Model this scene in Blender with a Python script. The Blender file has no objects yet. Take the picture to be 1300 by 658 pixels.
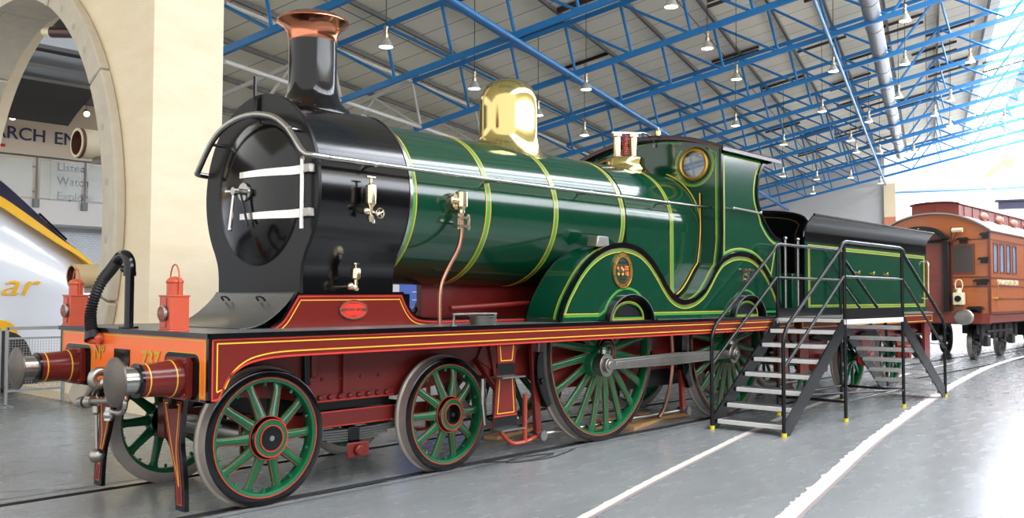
import bpy, bmesh, math, random
from math import sin, cos, pi, radians, sqrt, atan2
from mathutils import Vector, Matrix
from mathutils.geometry import tessellate_polygon
random.seed(7)
SC = bpy.context.scene
COL = SC.collection

# ------------------------------------------------------------------ materials
def lin(c):
    c = c/255.0
    return c/12.92 if c <= 0.04045 else ((c+0.055)/1.055)**2.4
def rgb(r, g, b): return (lin(r), lin(g), lin(b), 1.0)
MATS = {}
def mat(name, c, rough=0.5, metal=0.0, coat=0.0, var=0.0, vscale=4.0, rvar=0.0, emit=None, estr=0.0, trans=0.0, bump=0.0, alpha=1.0, stretch=None, spec=0.5):
    m = bpy.data.materials.new(name); m.use_nodes = True
    nt = m.node_tree; b = nt.nodes['Principled BSDF']
    col = rgb(*c)
    b.inputs['Base Color'].default_value = col
    b.inputs['Roughness'].default_value = rough
    b.inputs['Metallic'].default_value = metal
    b.inputs['Coat Weight'].default_value = coat
    b.inputs['Coat Roughness'].default_value = 0.06
    b.inputs['Transmission Weight'].default_value = trans
    b.inputs['Alpha'].default_value = alpha
    b.inputs['Specular IOR Level'].default_value = spec
    if emit:
        b.inputs['Emission Color'].default_value = rgb(*emit)
        b.inputs['Emission Strength'].default_value = estr
    if var or rvar or bump:
        tc = nt.nodes.new('ShaderNodeTexCoord')
        mp = nt.nodes.new('ShaderNodeMapping'); nt.links.new(tc.outputs['Object'], mp.inputs[0])
        if stretch: mp.inputs['Scale'].default_value = stretch
        n = nt.nodes.new('ShaderNodeTexNoise'); n.inputs['Scale'].default_value = vscale; n.inputs['Detail'].default_value = 6
        nt.links.new(mp.outputs[0], n.inputs['Vector'])
        if var:
            mx = nt.nodes.new('ShaderNodeMixRGB'); mx.blend_type = 'MIX'
            mx.inputs[1].default_value = tuple(v*(1-var) for v in col[:3])+(1,)
            mx.inputs[2].default_value = tuple(min(1, v*(1+var)) for v in col[:3])+(1,)
            nt.links.new(n.outputs['Fac'], mx.inputs[0]); nt.links.new(mx.outputs[0], b.inputs['Base Color'])
        if rvar:
            mr = nt.nodes.new('ShaderNodeMapRange'); mr.inputs['From Min'].default_value = .3; mr.inputs['From Max'].default_value = .7
            mr.inputs['To Min'].default_value = max(0, rough-rvar); mr.inputs['To Max'].default_value = rough+rvar
            nt.links.new(n.outputs['Fac'], mr.inputs[0]); nt.links.new(mr.outputs[0], b.inputs['Roughness'])
        if bump:
            bp = nt.nodes.new('ShaderNodeBump'); bp.inputs['Strength'].default_value = bump; bp.inputs['Distance'].default_value = .01
            nt.links.new(n.outputs['Fac'], bp.inputs['Height']); nt.links.new(bp.outputs[0], b.inputs['Normal'])
    MATS[name] = m
    return m

M = {}
M['green'] = mat('loco_green_paint', (5, 58, 38), .14, 0, .3, .06, 2)
M['lgreen'] = mat('light_green_lining', (62, 140, 50), .35, 0, .5)
M['dgreen'] = mat('dark_green_lining', (10, 40, 26), .35, 0, .5)
M['yellow'] = mat('yellow_lining', (232, 178, 40), .4, 0, .3)
M['lime'] = mat('pale_yellow_green_lining', (196, 190, 60), .4, 0, .3)
M['maroon'] = mat('maroon_paint', (106, 29, 22), .22, 0, .1, .06, 3, spec=.4)
M['maroon_dull'] = mat('maroon_paint_chassis', (112, 32, 28), .35, 0, .1, .15, 6, spec=.4)
M['redline'] = mat('red_lining', (196, 44, 26), .4, 0, .4)
M['redpipe'] = mat('red_rod_paint', (170, 58, 34), .45, 0, .2)
M['orange'] = mat('vermilion_paint', (250, 116, 46), .3, 0, .1, .03, 3)
M['lamp_red'] = mat('lantern_red_paint', (192, 78, 48), .35, 0, .1, .1, 12)
M['black'] = mat('black_gloss_paint', (7, 7, 9), .13, 0, 0, spec=.42)
M['black_soft'] = mat('black_worn_paint', (12, 12, 13), .35, 0, 0, .2, 5, spec=.3)
M['dkgrey'] = mat('dark_grey_steel_paint', (96, 96, 94), .34, .5, 0, .15, 3)
M['deck'] = mat('worn_deck_steel', (120, 120, 122), .4, .6, 0, .2, 3)
M['steel'] = mat('polished_steel', (170, 168, 165), .22, 1, 0, .12, 8)
M['steel_dull'] = mat('dull_brushed_steel', (164, 160, 154), .32, 1, 0, .2, 6)
M['tread'] = mat('worn_tyre_tread', (172, 162, 154), .42, .3, 0, .15, 9)
M['brass'] = mat('polished_brass', (206, 190, 128), .13, 1, 0)
M['brass_dull'] = mat('aged_brass', (188, 150, 74), .3, 1, 0, .15, 10)
M['nickel'] = mat('pale_polished_brass', (222, 206, 176), .18, 1, 0)
M['copper'] = mat('polished_copper', (206, 130, 100), .16, 1, 0, .08, 6)
M['copper_pipe'] = mat('copper_pipe', (196, 140, 118), .25, 1, 0, .1, 8)
M['glass'] = mat('clear_glass', (235, 240, 240), .03, 0, 0, trans=1.0)
M['buffer_face'] = mat('worn_buffer_face', (104, 96, 90), .42, .8, 0, .25, 7)
M['smokebox'] = mat('smokebox_black_paint', (5, 5, 7), .15, 0, .0, .1, 3, spec=.55)
M['bright_steel'] = mat('bright_steel', (222, 218, 212), .24, 1, 0, .06, 8)
M['wheel_green'] = mat('wheel_green_paint', (18, 92, 56), .25, 0, .1, .05, 4, spec=.4)
M['rubber'] = mat('black_rubber', (30, 30, 32), .45, 0, 0)
M['gold'] = mat('gold_lettering', (214, 158, 40), .4, 0, .1)
M['red_bright'] = mat('plate_red', (226, 40, 22), .4, 0, .2)
M['spring_red'] = mat('spring_red', (176, 52, 44), .4)

# ------------------------------------------------------------------ mesh builder
class G:
    def __init__(s): s.v = []; s.f = []; s.m = []
    def add(s, vs, fs, m=0):
        o = len(s.v); s.v += [tuple(v) for v in vs]; s.f += [tuple(i+o for i in f) for f in fs]; s.m += [m]*len(fs); return s
    def box(s, x0, x1, y0, y1, z0, z1, m=0):
        vs = [(x, y, z) for x in (x0, x1) for y in (y0, y1) for z in (z0, z1)]
        return s.add(vs, [(0, 1, 3, 2), (4, 6, 7, 5), (0, 4, 5, 1), (2, 3, 7, 6), (0, 2, 6, 4), (1, 5, 7, 3)], m)
    def obox(s, a, b, w, h, up=(0, 0, 1), m=0):
        a = Vector(a); b = Vector(b); d = (b-a).normalized(); u = Vector(up)
        r = d.cross(u)
        if r.length < 1e-4: r = d.cross(Vector((1, 0, 0)))
        r.normalize(); u = r.cross(d)
        vs = [p+r*(i*w/2)+u*(j*h/2) for p in (a, b) for i in (-1, 1) for j in (-1, 1)]
        return s.add(vs, [(0, 1, 3, 2), (4, 6, 7, 5), (0, 4, 5, 1), (2, 3, 7, 6), (0, 2, 6, 4), (1, 5, 7, 3)], m)
    def _fr(s, d):
        d = Vector(d).normalized(); r = d.cross(Vector((0, 0, 1)))
        if r.length < 1e-3: r = d.cross(Vector((0, 1, 0)))
        r.normalize(); return r, r.cross(d)
    def cyl(s, a, b, r0, r1=None, n=16, m=0, caps=True):
        if r1 is None: r1 = r0
        a = Vector(a); b = Vector(b); r, u = s._fr(b-a)
        vs = []
        for p, R in ((a, r0), (b, r1)):
            vs += [p+(r*cos(2*pi*i/n)+u*sin(2*pi*i/n))*R for i in range(n)]
        fs = [(i, (i+1) % n, n+(i+1) % n, n+i) for i in range(n)]
        if caps: fs += [tuple(range(n)), tuple(range(n, 2*n))]
        return s.add(vs, fs, m)
    def lathe(s, prof, o, axis=(0, 0, 1), n=32, m=0, ms=None, a0=0, a1=2*pi):
        o = Vector(o); ax = Vector(axis).normalized(); r, u = s._fr(ax)
        full = abs(a1-a0-2*pi) < 1e-6; k = n if full else n+1
        vs = []
        for R, h in prof:
            for i in range(k):
                a = a0+(a1-a0)*i/n; vs.append(o+ax*h+(r*cos(a)+u*sin(a))*R)
        for j in range(len(prof)-1):
            fs = []
            for i in range(n):
                i2 = (i+1) % k
                fs.append((j*k+i, j*k+i2, (j+1)*k+i2, (j+1)*k+i))
            if j == 0: base = len(s.v); s.v += [tuple(v) for v in vs]
            s.f += [tuple(q+base for q in f) for f in fs]; s.m += [ms[j] if ms else m]*len(fs)
        return s
    def tube(s, pts, r, n=8, m=0, closed=False):
        pts = [Vector(p) for p in pts]; N = len(pts); rs = r if isinstance(r, (list, tuple)) else [r]*N
        vs = []; pr = None
        for i in range(N):
            d = (pts[(i+1) % N]-pts[i-1]) if closed else (pts[min(i+1, N-1)]-pts[max(i-1, 0)])
            d.normalize()
            if pr is None: a, b = s._fr(d)
            else:
                a = pr-d*pr.dot(d)
                if a.length < 1e-4: a, b = s._fr(d)
                a.normalize(); b = a.cross(d)
            pr = a
            vs += [pts[i]+(a*cos(2*pi*k/n)+b*sin(2*pi*k/n))*rs[i] for k in range(n)]
        fs = []
        for i in range(N if closed else N-1):
            j = (i+1) % N
            fs += [(i*n+k, i*n+(k+1) % n, j*n+(k+1) % n, j*n+k) for k in range(n)]
        if not closed: fs += [tuple(range(n)), tuple(range((N-1)*n, N*n))]
        return s.add(vs, fs, m)
    def prism(s, poly, axis, a0, a1, m=0, holes=(), ms=None):
        def P(p, a): return {'x': (a, p[0], p[1]), 'y': (p[0], a, p[1]), 'z': (p[0], p[1], a)}[axis]
        loops = [list(poly)]+[list(h) for h in holes]
        tris = tessellate_polygon([[Vector((p[0], p[1], 0)) for p in l] for l in loops])
        flat = [p for l in loops for p in l]; n = len(flat)
        vs = [P(p, a0) for p in flat]+[P(p, a1) for p in flat]
        fs = [tuple(t) for t in tris]+[tuple(i+n for i in t) for t in tris]
        s.add(vs, fs, m)
        o = 0; fs = []
        for l in loops:
            k = len(l); fs += [(o+i, o+(i+1) % k, n+o+(i+1) % k, n+o+i) for i in range(k)]; o += k
        base = len(s.v)-2*n
        s.f += [tuple(i+base for i in f) for f in fs]; s.m += [m if ms is None else ms]*len(fs)
        return s
    def ribbon(s, pts, w, axis, a, th, m=0, closed=False):
        L = offs(pts, w/2, closed); R = offs(pts, -w/2, closed)
        def P(p, q): return {'x': (q, p[0], p[1]), 'y': (p[0], q, p[1]), 'z': (p[0], p[1], q)}[axis]
        n = len(pts); vs = []
        for i in range(n): vs += [P(L[i], a), P(R[i], a), P(L[i], a+th), P(R[i], a+th)]
        fs = []
        for i in range(n if closed else n-1):
            j = (i+1) % n; A = 4*i; B = 4*j
            fs += [(A+2, A+3, B+3, B+2), (A, A+2, B+2, B), (A+1, B+1, B+3, A+3), (A, B, B+1, A+1)]
        if not closed: fs += [(0, 1, 3, 2), (4*n-4, 4*n-2, 4*n-1, 4*n-3)]
        return s.add(vs, fs, m)
    def sheet(s, pts, axis, a0, a1, th, m=0):
        L = offs(pts, th/2); R = offs(pts, -th/2)
        return s.prism(L+R[::-1], axis, a0, a1, m)
    def sphere(s, c, r, m=0, nu=16, nv=10, sc=(1, 1, 1)):
        vs = []; c = Vector(c)
        for j in range(1, nv):
            t = pi*j/nv
            for i in range(nu): p = 2*pi*i/nu; vs.append((c.x+r*sc[0]*sin(t)*cos(p), c.y+r*sc[1]*sin(t)*sin(p), c.z+r*sc[2]*cos(t)))
        vs += [(c.x, c.y, c.z+r*sc[2]), (c.x, c.y, c.z-r*sc[2])]; T = len(vs)-2
        fs = [(j*nu+i, j*nu+(i+1) % nu, (j+1)*nu+(i+1) % nu, (j+1)*nu+i) for j in range(nv-2) for i in range(nu)]
        fs += [(T, i, (i+1) % nu) for i in range(nu)]+[(T+1, (nv-2)*nu+i, (nv-2)*nu+(i+1) % nu) for i in range(nu)]
        return s.add(vs, fs, m)

def offs(pts, d, closed=False):
    n = len(pts); out = []
    for i in range(n):
        if closed: a = pts[i-1]; b = pts[i]; c = pts[(i+1) % n]
        else: a = pts[max(i-1, 0)]; b = pts[i]; c = pts[min(i+1, n-1)]
        def nrm(p, q):
            dx, dy = q[0]-p[0], q[1]-p[1]; l = sqrt(dx*dx+dy*dy)
            return (-dy/l, dx/l) if l > 1e-9 else None
        n1 = nrm(a, b); n2 = nrm(b, c); n1 = n1 or n2; n2 = n2 or n1
        sx, sy = n1[0]+n2[0], n1[1]+n2[1]; l2 = sx*sx+sy*sy
        k = 2/l2 if l2 > 0.35 else 2/0.35
        out.append((b[0]+sx*k*d, b[1]+sy*k*d))
    return out
def smooth(pts, n=5, closed=False):
    N = len(pts); out = []
    for i in range(N if closed else N-1):
        g = (lambda k: pts[k % N]) if closed else (lambda k: pts[min(max(k, 0), N-1)])
        p0, p1, p2, p3 = g(i-1), g(i), g(i+1), g(i+2)
        for j in range(n):
            t = j/n
            out.append(tuple(.5*((2*b)+(-a+c)*t+(2*a-5*b+4*c-d)*t*t+(-a+3*b-3*c+d)*t**3) for a, b, c, d in zip(p0, p1, p2, p3)))
    if not closed: out.append(tuple(pts[-1]))
    return out
def arc(cx, cy, r, a0, a1, n=24, ry=None):
    ry = ry or r
    return [(cx+r*cos(radians(a0+(a1-a0)*i/n)), cy+ry*sin(radians(a0+(a1-a0)*i/n))) for i in range(n+1)]
def ring2(cx, cy, r, n=32, ry=None): return arc(cx, cy, r, 0, 360*(n-1)/n, n-1, ry)

WL = {}
def build(name, g, mats, parent=None, loc=(0, 0, 0), bevel=0.0, smooth_angle=38, world=True, rotz=0.0):
    """mesh verts are given in world coordinates when world=True, else local to loc"""
    me = bpy.data.meshes.new(name)
    L = Vector(loc)
    vs = [tuple(Vector(v)-L) for v in g.v] if world else g.v
    me.from_pydata(vs, [], g.f)
    if not isinstance(mats, (list, tuple)): mats = [mats]
    for m_ in mats: me.materials.append(m_)
    for p, mi in zip(me.polygons, g.m): p.material_index = min(mi, len(mats)-1)
    bm = bmesh.new(); bm.from_mesh(me)
    bmesh.ops.recalc_face_normals(bm, faces=bm.faces)
    bm.to_mesh(me); bm.free()
    for p in me.polygons: p.use_smooth = True
    me.set_sharp_from_angle(angle=radians(smooth_angle))
    o = bpy.data.objects.new(name, me); COL.objects.link(o)
    if parent is not None:
        o.parent = parent; o.location = L-WL[parent.name]
    else: o.location = L
    o.rotation_euler = (0, 0, rotz)
    WL[o.name] = L
    if bevel:
        b = o.modifiers.new('edge', 'BEVEL'); b.width = bevel; b.segments = 2; b.limit_method = 'ANGLE'; b.angle_limit = radians(40)
    return o
def tag(o, label, cat, group=None):
    o['label'] = label; o['category'] = cat
    if group: o['group'] = group
    return o
def thing(name, label, cat, loc=(0, 0, 0), group=None, rotz=0.0):
    o = bpy.data.objects.new(name, None); COL.objects.link(o); o.location = loc; o.rotation_euler = (0, 0, rotz)
    o.empty_display_size = .2; WL[o.name] = Vector(loc)
    return tag(o, label, cat, group)
def struct(name, g, mats, **k):
    o = build(name, g, mats, **k); o['kind'] = 'structure'; return o
def copy_tree(o, parent=None, loc=None, rotz=None):
    c = o.copy(); COL.objects.link(c)
    if parent is not None: c.parent = parent
    if loc is not None:
        c.location = Vector(loc)-(WL[parent.name] if parent is not None else Vector((0, 0, 0))); WL[c.name] = Vector(loc)
    if rotz is not None: c.rotation_euler = (0, 0, rotz)
    for ch in list(o.children): copy_tree(ch, c)
    return c
def text(name, body, size, org, right, up, ext, m, parent=None, align='CENTER', shear=0.0, bold=0.0, sx=1.0):
    cu = bpy.data.curves.new(name, 'FONT'); cu.body = body; cu.size = size; cu.extrude = ext; cu.align_x = align; cu.align_y = 'CENTER'
    cu.shear = shear; cu.offset = bold
    t = bpy.data.objects.new(name, cu); COL.objects.link(t)
    dg = bpy.context.evaluated_depsgraph_get(); me = bpy.data.meshes.new_from_object(t.evaluated_get(dg))
    bpy.data.objects.remove(t)
    r = Vector(right).normalized(); u = Vector(up).normalized(); n = r.cross(u)
    mx = Matrix((r*sx, u, n)).transposed().to_4x4()
    me.transform(mx)
    me.materials.clear(); me.materials.append(m); me.name = name
    o = bpy.data.objects.new(name, me); COL.objects.link(o)
    if parent is not None: o.parent = parent; o.location = Vector(org)-WL[parent.name]
    else: o.location = org
    WL[o.name] = Vector(org)
    return o
# ================================================================== LOCOMOTIVE
LO = thing('steam_locomotive', 'green steam locomotive with a brass dome, copper-capped chimney and orange buffer beam', 'steam locomotive', (4.6, 0, 0))
ZP = 1.376; YB = 1.244
def part(name, g, mats, parent=None, **k): return build(name, g, mats, parent or LO, **k)

# running plate
g = G(); g.box(0, 9.3, -YB, YB, ZP-.03, ZP, 0); g.box(-.005, 9.3, -YB-.012, -YB+.0, ZP-.034, ZP+.002, 1); g.box(-.005, 9.3, YB, YB+.012, ZP-.034, ZP+.002, 1); g.box(-.02, .0, -YB, YB, ZP-.034, ZP+.003, 1)
part('running_plate', g, [M['deck'], M['black']])
# valances
bot = smooth([(.02, .905), (.075, .91), (.105, .965), (.16, 1.06), (.27, 1.135), (.40, 1.17), (.58, 1.187), (.9, 1.19)], 4)
vp = [(.02, ZP-.034)]+bot+[(9.3, 1.19), (9.3, ZP-.034)]
for s in (-1, 1):
    y = s*1.225
    g = G(); g.prism(vp, 'y', y-.012, y+.012, 0)
    yy = y+s*.012
    def rib(pts, w, mi, closed=False, th=.003): g.ribbon(pts, w, 'y', yy, s*th, mi, closed)
    rib([(p[0], p[1]+.006) for p in bot]+[(9.3, 1.196)], .014, 1)
    rib([(.026, .92), (.026, 1.335)], .012, 1); rib([(.03, 1.332), (9.3, 1.332)], .010, 1)
    lo = [(.062, 1.315), (.062, .965)]+[(p[0]+.03, p[1]+.042) for p in bot[7:]]+[(9.25, 1.232), (9.25, 1.30), (.062, 1.30)]
    rib(lo[1:-2], .010, 2); rib([(.062, .97), (.062, 1.305), (9.25, 1.305), (9.25, 1.232)], .010, 2)
    part('valance', g, [M['maroon'], M['redline'], M['yellow']])
# buffer beam
g = G(); g.box(-.0, .05, -1.22, 1.22, .90, ZP-.034, 0)
g.box(-.004, .054, -1.236, -1.205, .898, ZP-.034, 1); g.box(-.004, .054, 1.205, 1.236, .898, ZP-.034, 1); g.box(-.004, .054, -1.236, 1.236, .893, .912, 1)
g.ribbon([(-1.19, .93), (1.19, .93), (1.19, 1.325), (-1.19, 1.325)], .010, 'x', -.001, -.003, 2, True)
for s in (-1, 1):
    cy = s*.87
    pl = [(cy-.25, .90), (cy+.25, .90)]+arc(cy+.18, 1.16, .07, 0, 90, 5)+arc(cy-.18, 1.16, .07, 90, 180, 5)
    g.prism(pl, 'x', -.008, .0, 1)
    g.ribbon(pl[1:]+[pl[0]], .012, 'x', -.001, -.004, 2)
g.box(-.008, 0, -.06, .2, 1.09, 1.22, 1)
bb = part('buffer_beam', g, [M['orange'], M['black'], M['yellow']])
bb['label'] = 'vermilion buffer beam'
text('number_lettering', '727'.replace('2', '3'), .17, (-.006, -.40, 1.155), (0, -1, 0), (0, 0, 1), .003, M['gold'], bb, bold=.004, sx=1.15)
text('number_lettering', 'N\u00ba', .16, (-.006, .47, 1.17), (0, -1, 0), (0, 0, 1), .003, M['gold'], bb, bold=.003)
# buffers
for s in (-1, 1):
    cy = s*.87; cz = 1.05
    g = G()
    fl = [(cy-.165+.03, cz-.15), (cy+.165-.03, cz-.15), (cy+.165, cz-.12), (cy+.165, cz+.12), (cy+.135, cz+.15), (cy-.135, cz+.15), (cy-.165, cz+.12), (cy-.165, cz-.12)]
    g.prism(fl, 'x', -.05, -.009, 0)
    g.lathe([(0, -.045), (.142, -.05), (.138, -.08), (.124, -.15), (.119, -.25), (.117, -.345), (.09, -.35), (0, -.35)], (0, cy, cz), (1, 0, 0), 32, 0)
    g.lathe([(.1185, -.285), (.1205, -.285), (.1205, -.295), (.118, -.295)], (0, cy, cz), (1, 0, 0), 32, 1)
    g.lathe([(.134, -.098), (.135, -.098), (.1335, -.108), (.131, -.108)], (0, cy, cz), (1, 0, 0), 32, 1)
    g.lathe([(.1175, -.330), (.1215, -.330), (.1205, -.35), (.09, -.352)], (0, cy, cz), (1, 0, 0), 32, 2)
    b = part('buffer', g, [M['maroon'], M['yellow'], M['black']], bevel=.004)
    g = G(); g.lathe([(0, -.33), (.095, -.33), (.095, -.47), (.06, -.49), (0, -.49)], (0, cy, cz), (1, 0, 0), 32)
    build('buffer_ram', g, M['steel'], b)
    g = G(); g.lathe([(0, -.525), (.08, -.521), (.14, -.510), (.170, -.496), (.172, -.486), (.165, -.482), (.10, -.48), (0, -.475)], (0, cy, cz), (1, 0, 0), 40)
    build('buffer_head', g, M['buffer_face'], b)
    for dy in (-1, 1):
        for dz in (-1, 1):
            g = G(); g.sphere((-.052, cy+dy*.13, cz+dz*.115), .014, 0, 8, 6); build('bolt', g, M['maroon'], b)
# draw hook and coupling
g = G()
g.tube(smooth([(.0, .02, 1.04), (-.12, .02, 1.04), (-.2, .02, 1.06), (-.25, .02, 1.03), (-.25, .02, .97), (-.2, .02, .95), (-.17, .02, .985)], 3), [.04]*1+[.035]*18, 10)
g.cyl((.0, .02, 1.04), (-.03, .02, 1.04), .085, .08, 24)
dh = part('draw_hook', g, M['steel_dull'])
g = G()
g.cyl((-.2, .30, .80), (-.2, -.30, .86), .022, n=12); g.cyl((-.2, .34, .795), (-.2, .24, .805), .045, .05, 14); g.cyl((-.2, .20, .81), (-.2, .12, .82), .05, .04, 14)
g.tube([(-.21, .05, .98), (-.2, .18, .90), (-.2, .29, .80)], .020, 8); g.tube([(-.16, .05, .98), (-.17, .16, .90), (-.17, .22, .81)], .020, 8)
cp = build('screw_coupling', g, M['steel_dull'], dh)
g = G(); g.tube(smooth([(-.2, -.12, .84), (-.2, -.14, .93), (-.2, -.26, .96), (-.2, -.38, .92), (-.2, -.42, .84), (-.2, -.36, .77), (-.2, -.2, .77), (-.2, -.13, .79)], 4), .019, 8)
g.cyl((-.2, -.16, .70), (-.2, -.16, .80), .04, .03, 12); g.sphere((-.2, -.16, .74), .045, 0, 12, 8)
build('shackle', g, M['steel'], dh)
g = G(); g.cyl((-.2, .06, .76), (-.2, .04, .44), .010, .012, 10); g.lathe([(0, .80), (.03, .79), (.032, .74), (.014, .72), (0, .72)], (-.2, .06, 0), (0, 0, 1), 12); g.sphere((-.2, .04, .41), .056, 0, 20, 14)
build('tommy_bar', g, M['steel_dull'], dh)
# guard irons
for s in (-1, 1):
    P = smooth([(.38, .90), (.44, .72), (.51, .52), (.585, .35), (.61, .20), (.62, .05)], 3); Q = smooth([(.72, .90), (.70, .72), (.685, .55), (.725, .36), (.75, .20), (.757, .05)], 3)
    poly = [(s*p[0], p[1]) for p in P]+[(s*p[0], p[1]) for p in Q[::-1]]
    g = G(); g.prism(poly, 'x', .10, .135, 0)
    inn = [(s*(p[0]+.035), p[1]-.05) for p in P[:-2]]+[(s*(p[0]-.035), p[1]-.05) for p in Q[-3::-1]]
    g.prism(inn, 'x', .0985, .10, 1)
    A = [(s*(p[0]+.065), p[1]-.07) for p in P[:-5]]; B = [(s*(p[0]-.065), p[1]-.07) for p in Q[:-5]]
    g.ribbon(A+B[::-1], .008, 'x', .0985, -.002, 2, True); g.ribbon(inn, .007, 'x', .0985, -.002, 3, True)
    g.box(.05, .30, s*.60-.02, s*.60+.02, .80, 1.3, 0)
    part('guard_iron', g, [M['black'], M['maroon'], M['yellow'], M['redline']])
# vacuum pipe
g = G(); px, py = .09, .16
g.cyl((px, py, ZP), (px, py, ZP+.02), .075, n=20); g.cyl((px, py, ZP+.02), (px, py, 1.83), .036, n=18); g.cyl((px, py, 1.80), (px, py, 1.835), .05, n=18)
g.tube(smooth([(px, py, 1.83), (px, py+.01, 1.91), (px-.005, py+.06, 1.965), (px-.01, py+.14, 1.96), (px-.015, py+.2, 1.92)], 4), .047, 14)
g.tube([(px, py+.05, 1.86), (px, py+.11, 1.86)], .03, 10)
vp_ = part('vacuum_pipe', g, M['black'])
path = smooth([(px-.015, py+.19, 1.925), (px-.03, py+.28, 1.85), (px-.06, py+.37, 1.76), (px-.09, py+.42, 1.64), (px-.12, py+.42, 1.52), (px-.14, py+.38, 1.42), (px-.15, py+.32, 1.33)], 14)
g = G(); g.tube(path, [.043+.007*sin(i*2*pi/3.0) for i in range(len(path))], 16)
g.cyl((px-.15, py+.33, 1.34), (px-.155, py+.30, 1.28), .055, .065, 18)
build('ribbed_hose', g, M['rubber'], vp_)
g = G(); g.cyl((-.07, .44, 1.29), (.0, .44, 1.29), .04, .05, 16); g.tube([(-.07, .50, 1.27), (-.07, .36, 1.27)], .022, 10)
build('hose_dummy', g, M['lamp_red'], vp_)
# front frame extensions above the plate
fo = [(.90, ZP)]+smooth([(.92, ZP+.02), (1.0, 1.45), (1.08, 1.56), (1.15, 1.665)], 4)+smooth([(2.31, 1.672), (2.37, 1.56), (2.45, 1.47), (2.56, 1.435), (2.75, 1.425)], 4)+[(4.2, 1.425), (4.2, ZP)]
for s in (-1, 1):
    y = s*.62; yy = y+s*.014
    g = G(); g.prism(fo, 'y', y-.014, y+.014, 0)
    g.ribbon(fo[1:-1], .022, 'y', yy-s*.016, s*.019, 1)
    inn = offs(fo[1:-1], -.026); g.ribbon(inn, .010, 'y', yy, s*.002, 2)
    inn = offs(fo[1:-1], -.058); g.ribbon([p for p in inn], .008, 'y', yy, s*.003, 3)
    fx = part('frame_extension', g, [M['maroon'], M['black'], M['redline'], M['yellow']])
    if s == -1:
        g = G(); e = [(1.73+.15*cos(t*pi/24), 1.525+.082*sin(t*pi/24)) for t in range(48)]
        g.prism(e, 'y', yy-.012, yy, 0); g.ribbon(e, .010, 'y', yy-.012, -.004, 1, True)
        g.prism([(1.73+(p[0]-1.73)*.62, 1.525+(p[1]-1.525)*.62) for p in e], 'y', yy-.0145, yy-.012, 2)
        wp = build('works_plate', g, [M['redline'], M['nickel'], M['red_bright']], fx)
        text('lettering', 'ASHFORD WORKS', .036, (1.73, yy-.017, 1.525), (1, 0, 0), (0, 0, 1), .002, M['nickel'], fx, bold=.0008)
        text('lettering', 'S E & C R', .022, (1.73, yy-.016, 1.583), (1, 0, 0), (0, 0, 1), .002, M['nickel'], fx)
        text('lettering', '1 9 0 1', .022, (1.73, yy-.016, 1.468), (1, 0, 0), (0, 0, 1), .002, M['nickel'], fx)
# apron
ap = smooth([(.62, ZP+.002), (.76, ZP+.02), (.90, ZP+.08), (1.02, ZP+.17), (1.10, ZP+.25), (1.14, 1.668), (1.22, 1.67)], 4)
g = G(); g.sheet(ap, 'y', -.61, .61, .012)
a_ = part('apron', g, M['dkgrey'])
for y in (.30, -.26):
    g = G(); g.tube(smooth([(1.05, y-.05, 1.60), (1.02, y-.045, 1.63), (1.0, y, 1.635), (1.02, y+.045, 1.63), (1.05, y+.05, 1.60)], 3), .008, 6); build('grab_handle', g, M['black'], a_)
# smokebox saddle & body
def keyhole(R, w, zb, a=-36):
    A = arc(0, 2.55, R, a, 180-a, 48)
    x0, z0 = A[0]
    side = smooth([(w, zb), (w, 1.80), (w+.022, 1.92), (x0, z0)], 4)[:-1]
    return side+A+[(-p[0], p[1]) for p in side[::-1]]
g = G(); g.prism(keyhole(.845, .60, 1.40), 'x', 1.20, 2.22)
part('smokebox', g, M['smokebox'], smooth_angle=30)
g = G(); g.prism(keyhole(.885, .64, 1.665), 'x', 1.165, 1.2)
sf = part('smokebox_front_plate', g, M['black_soft'], bevel=.006)
g = G(); g.prism([(-.63, 1.38), (.63, 1.38), (.63, 1.665), (-.63, 1.665)], 'x', 1.2, 2.40); part('saddle', g, M['black'])
# smokebox rear ring
g = G(); g.lathe([(.79, 2.20), (.853, 2.205), (.853, 2.235), (.79, 2.24)], (0, 0, 2.55), (1, 0, 0), 64); part('smokebox_ring', g, M['steel'])
# door
g = G(); g.lathe([(0, 1.03), (.15, 1.034), (.3, 1.05), (.45, 1.085), (.57, 1.13), (.615, 1.15), (.635, 1.155), (.645, 1.165), (.645, 1.175)], (0, 0, 2.55), (1, 0, 0), 64)
dr = part('smokebox_door', g, M['black'])
dish = lambda r: 1.03+.125*min(1, (r/.6))**2.1
for z in (2.70, 2.335):
    pts = []
    for i in range(13):
        y = .07-i*.067; x = dish(sqrt(y*y+(z-2.55)**2))-.012
        pts.append((min(x, 1.135), y, z))
    g = G()
    for a, b in zip(pts[:-1], pts[1:]): g.obox(a, b, .04+.016*(-(a[1]-.07)/.8), .016, up=(1, 0, 0))
    g2 = G()
    for i in range(len(pts)-1):
        w = .026+.012*i/12
        a, b = pts[i], pts[i+1]
        g2.add([(a[0]-.008, a[1], z-w), (a[0]-.008, a[1], z+w), (a[0]+.02, a[1], z+w), (a[0]+.02, a[1], z-w), (b[0]-.008, b[1], z-w), (b[0]-.008, b[1], z+w), (b[0]+.02, b[1], z+w), (b[0]+.02, b[1], z-w)],
               [(0, 1, 5, 4), (3, 2, 6, 7), (1, 2, 6, 5), (0, 3, 7, 4), (0, 1, 2, 3), (4, 5, 6, 7)])
    build('hinge_strap', g2, M['bright_steel'], dr, smooth_angle=60)
    g = G(); g.box(1.10, 1.165, -.84, -.76, z-.035, z+.035); build('hinge_block', g, M['steel_dull'], dr, bevel=.004)
g = G(); g.cyl((1.105, -.745, 2.20), (1.105, -.745, 2.775), .022, n=14); g.cyl((1.105, -.745, 2.775), (1.105, -.745, 2.80), .028, .012, 14); build('hinge_pin', g, M['bright_steel'], dr)
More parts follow.
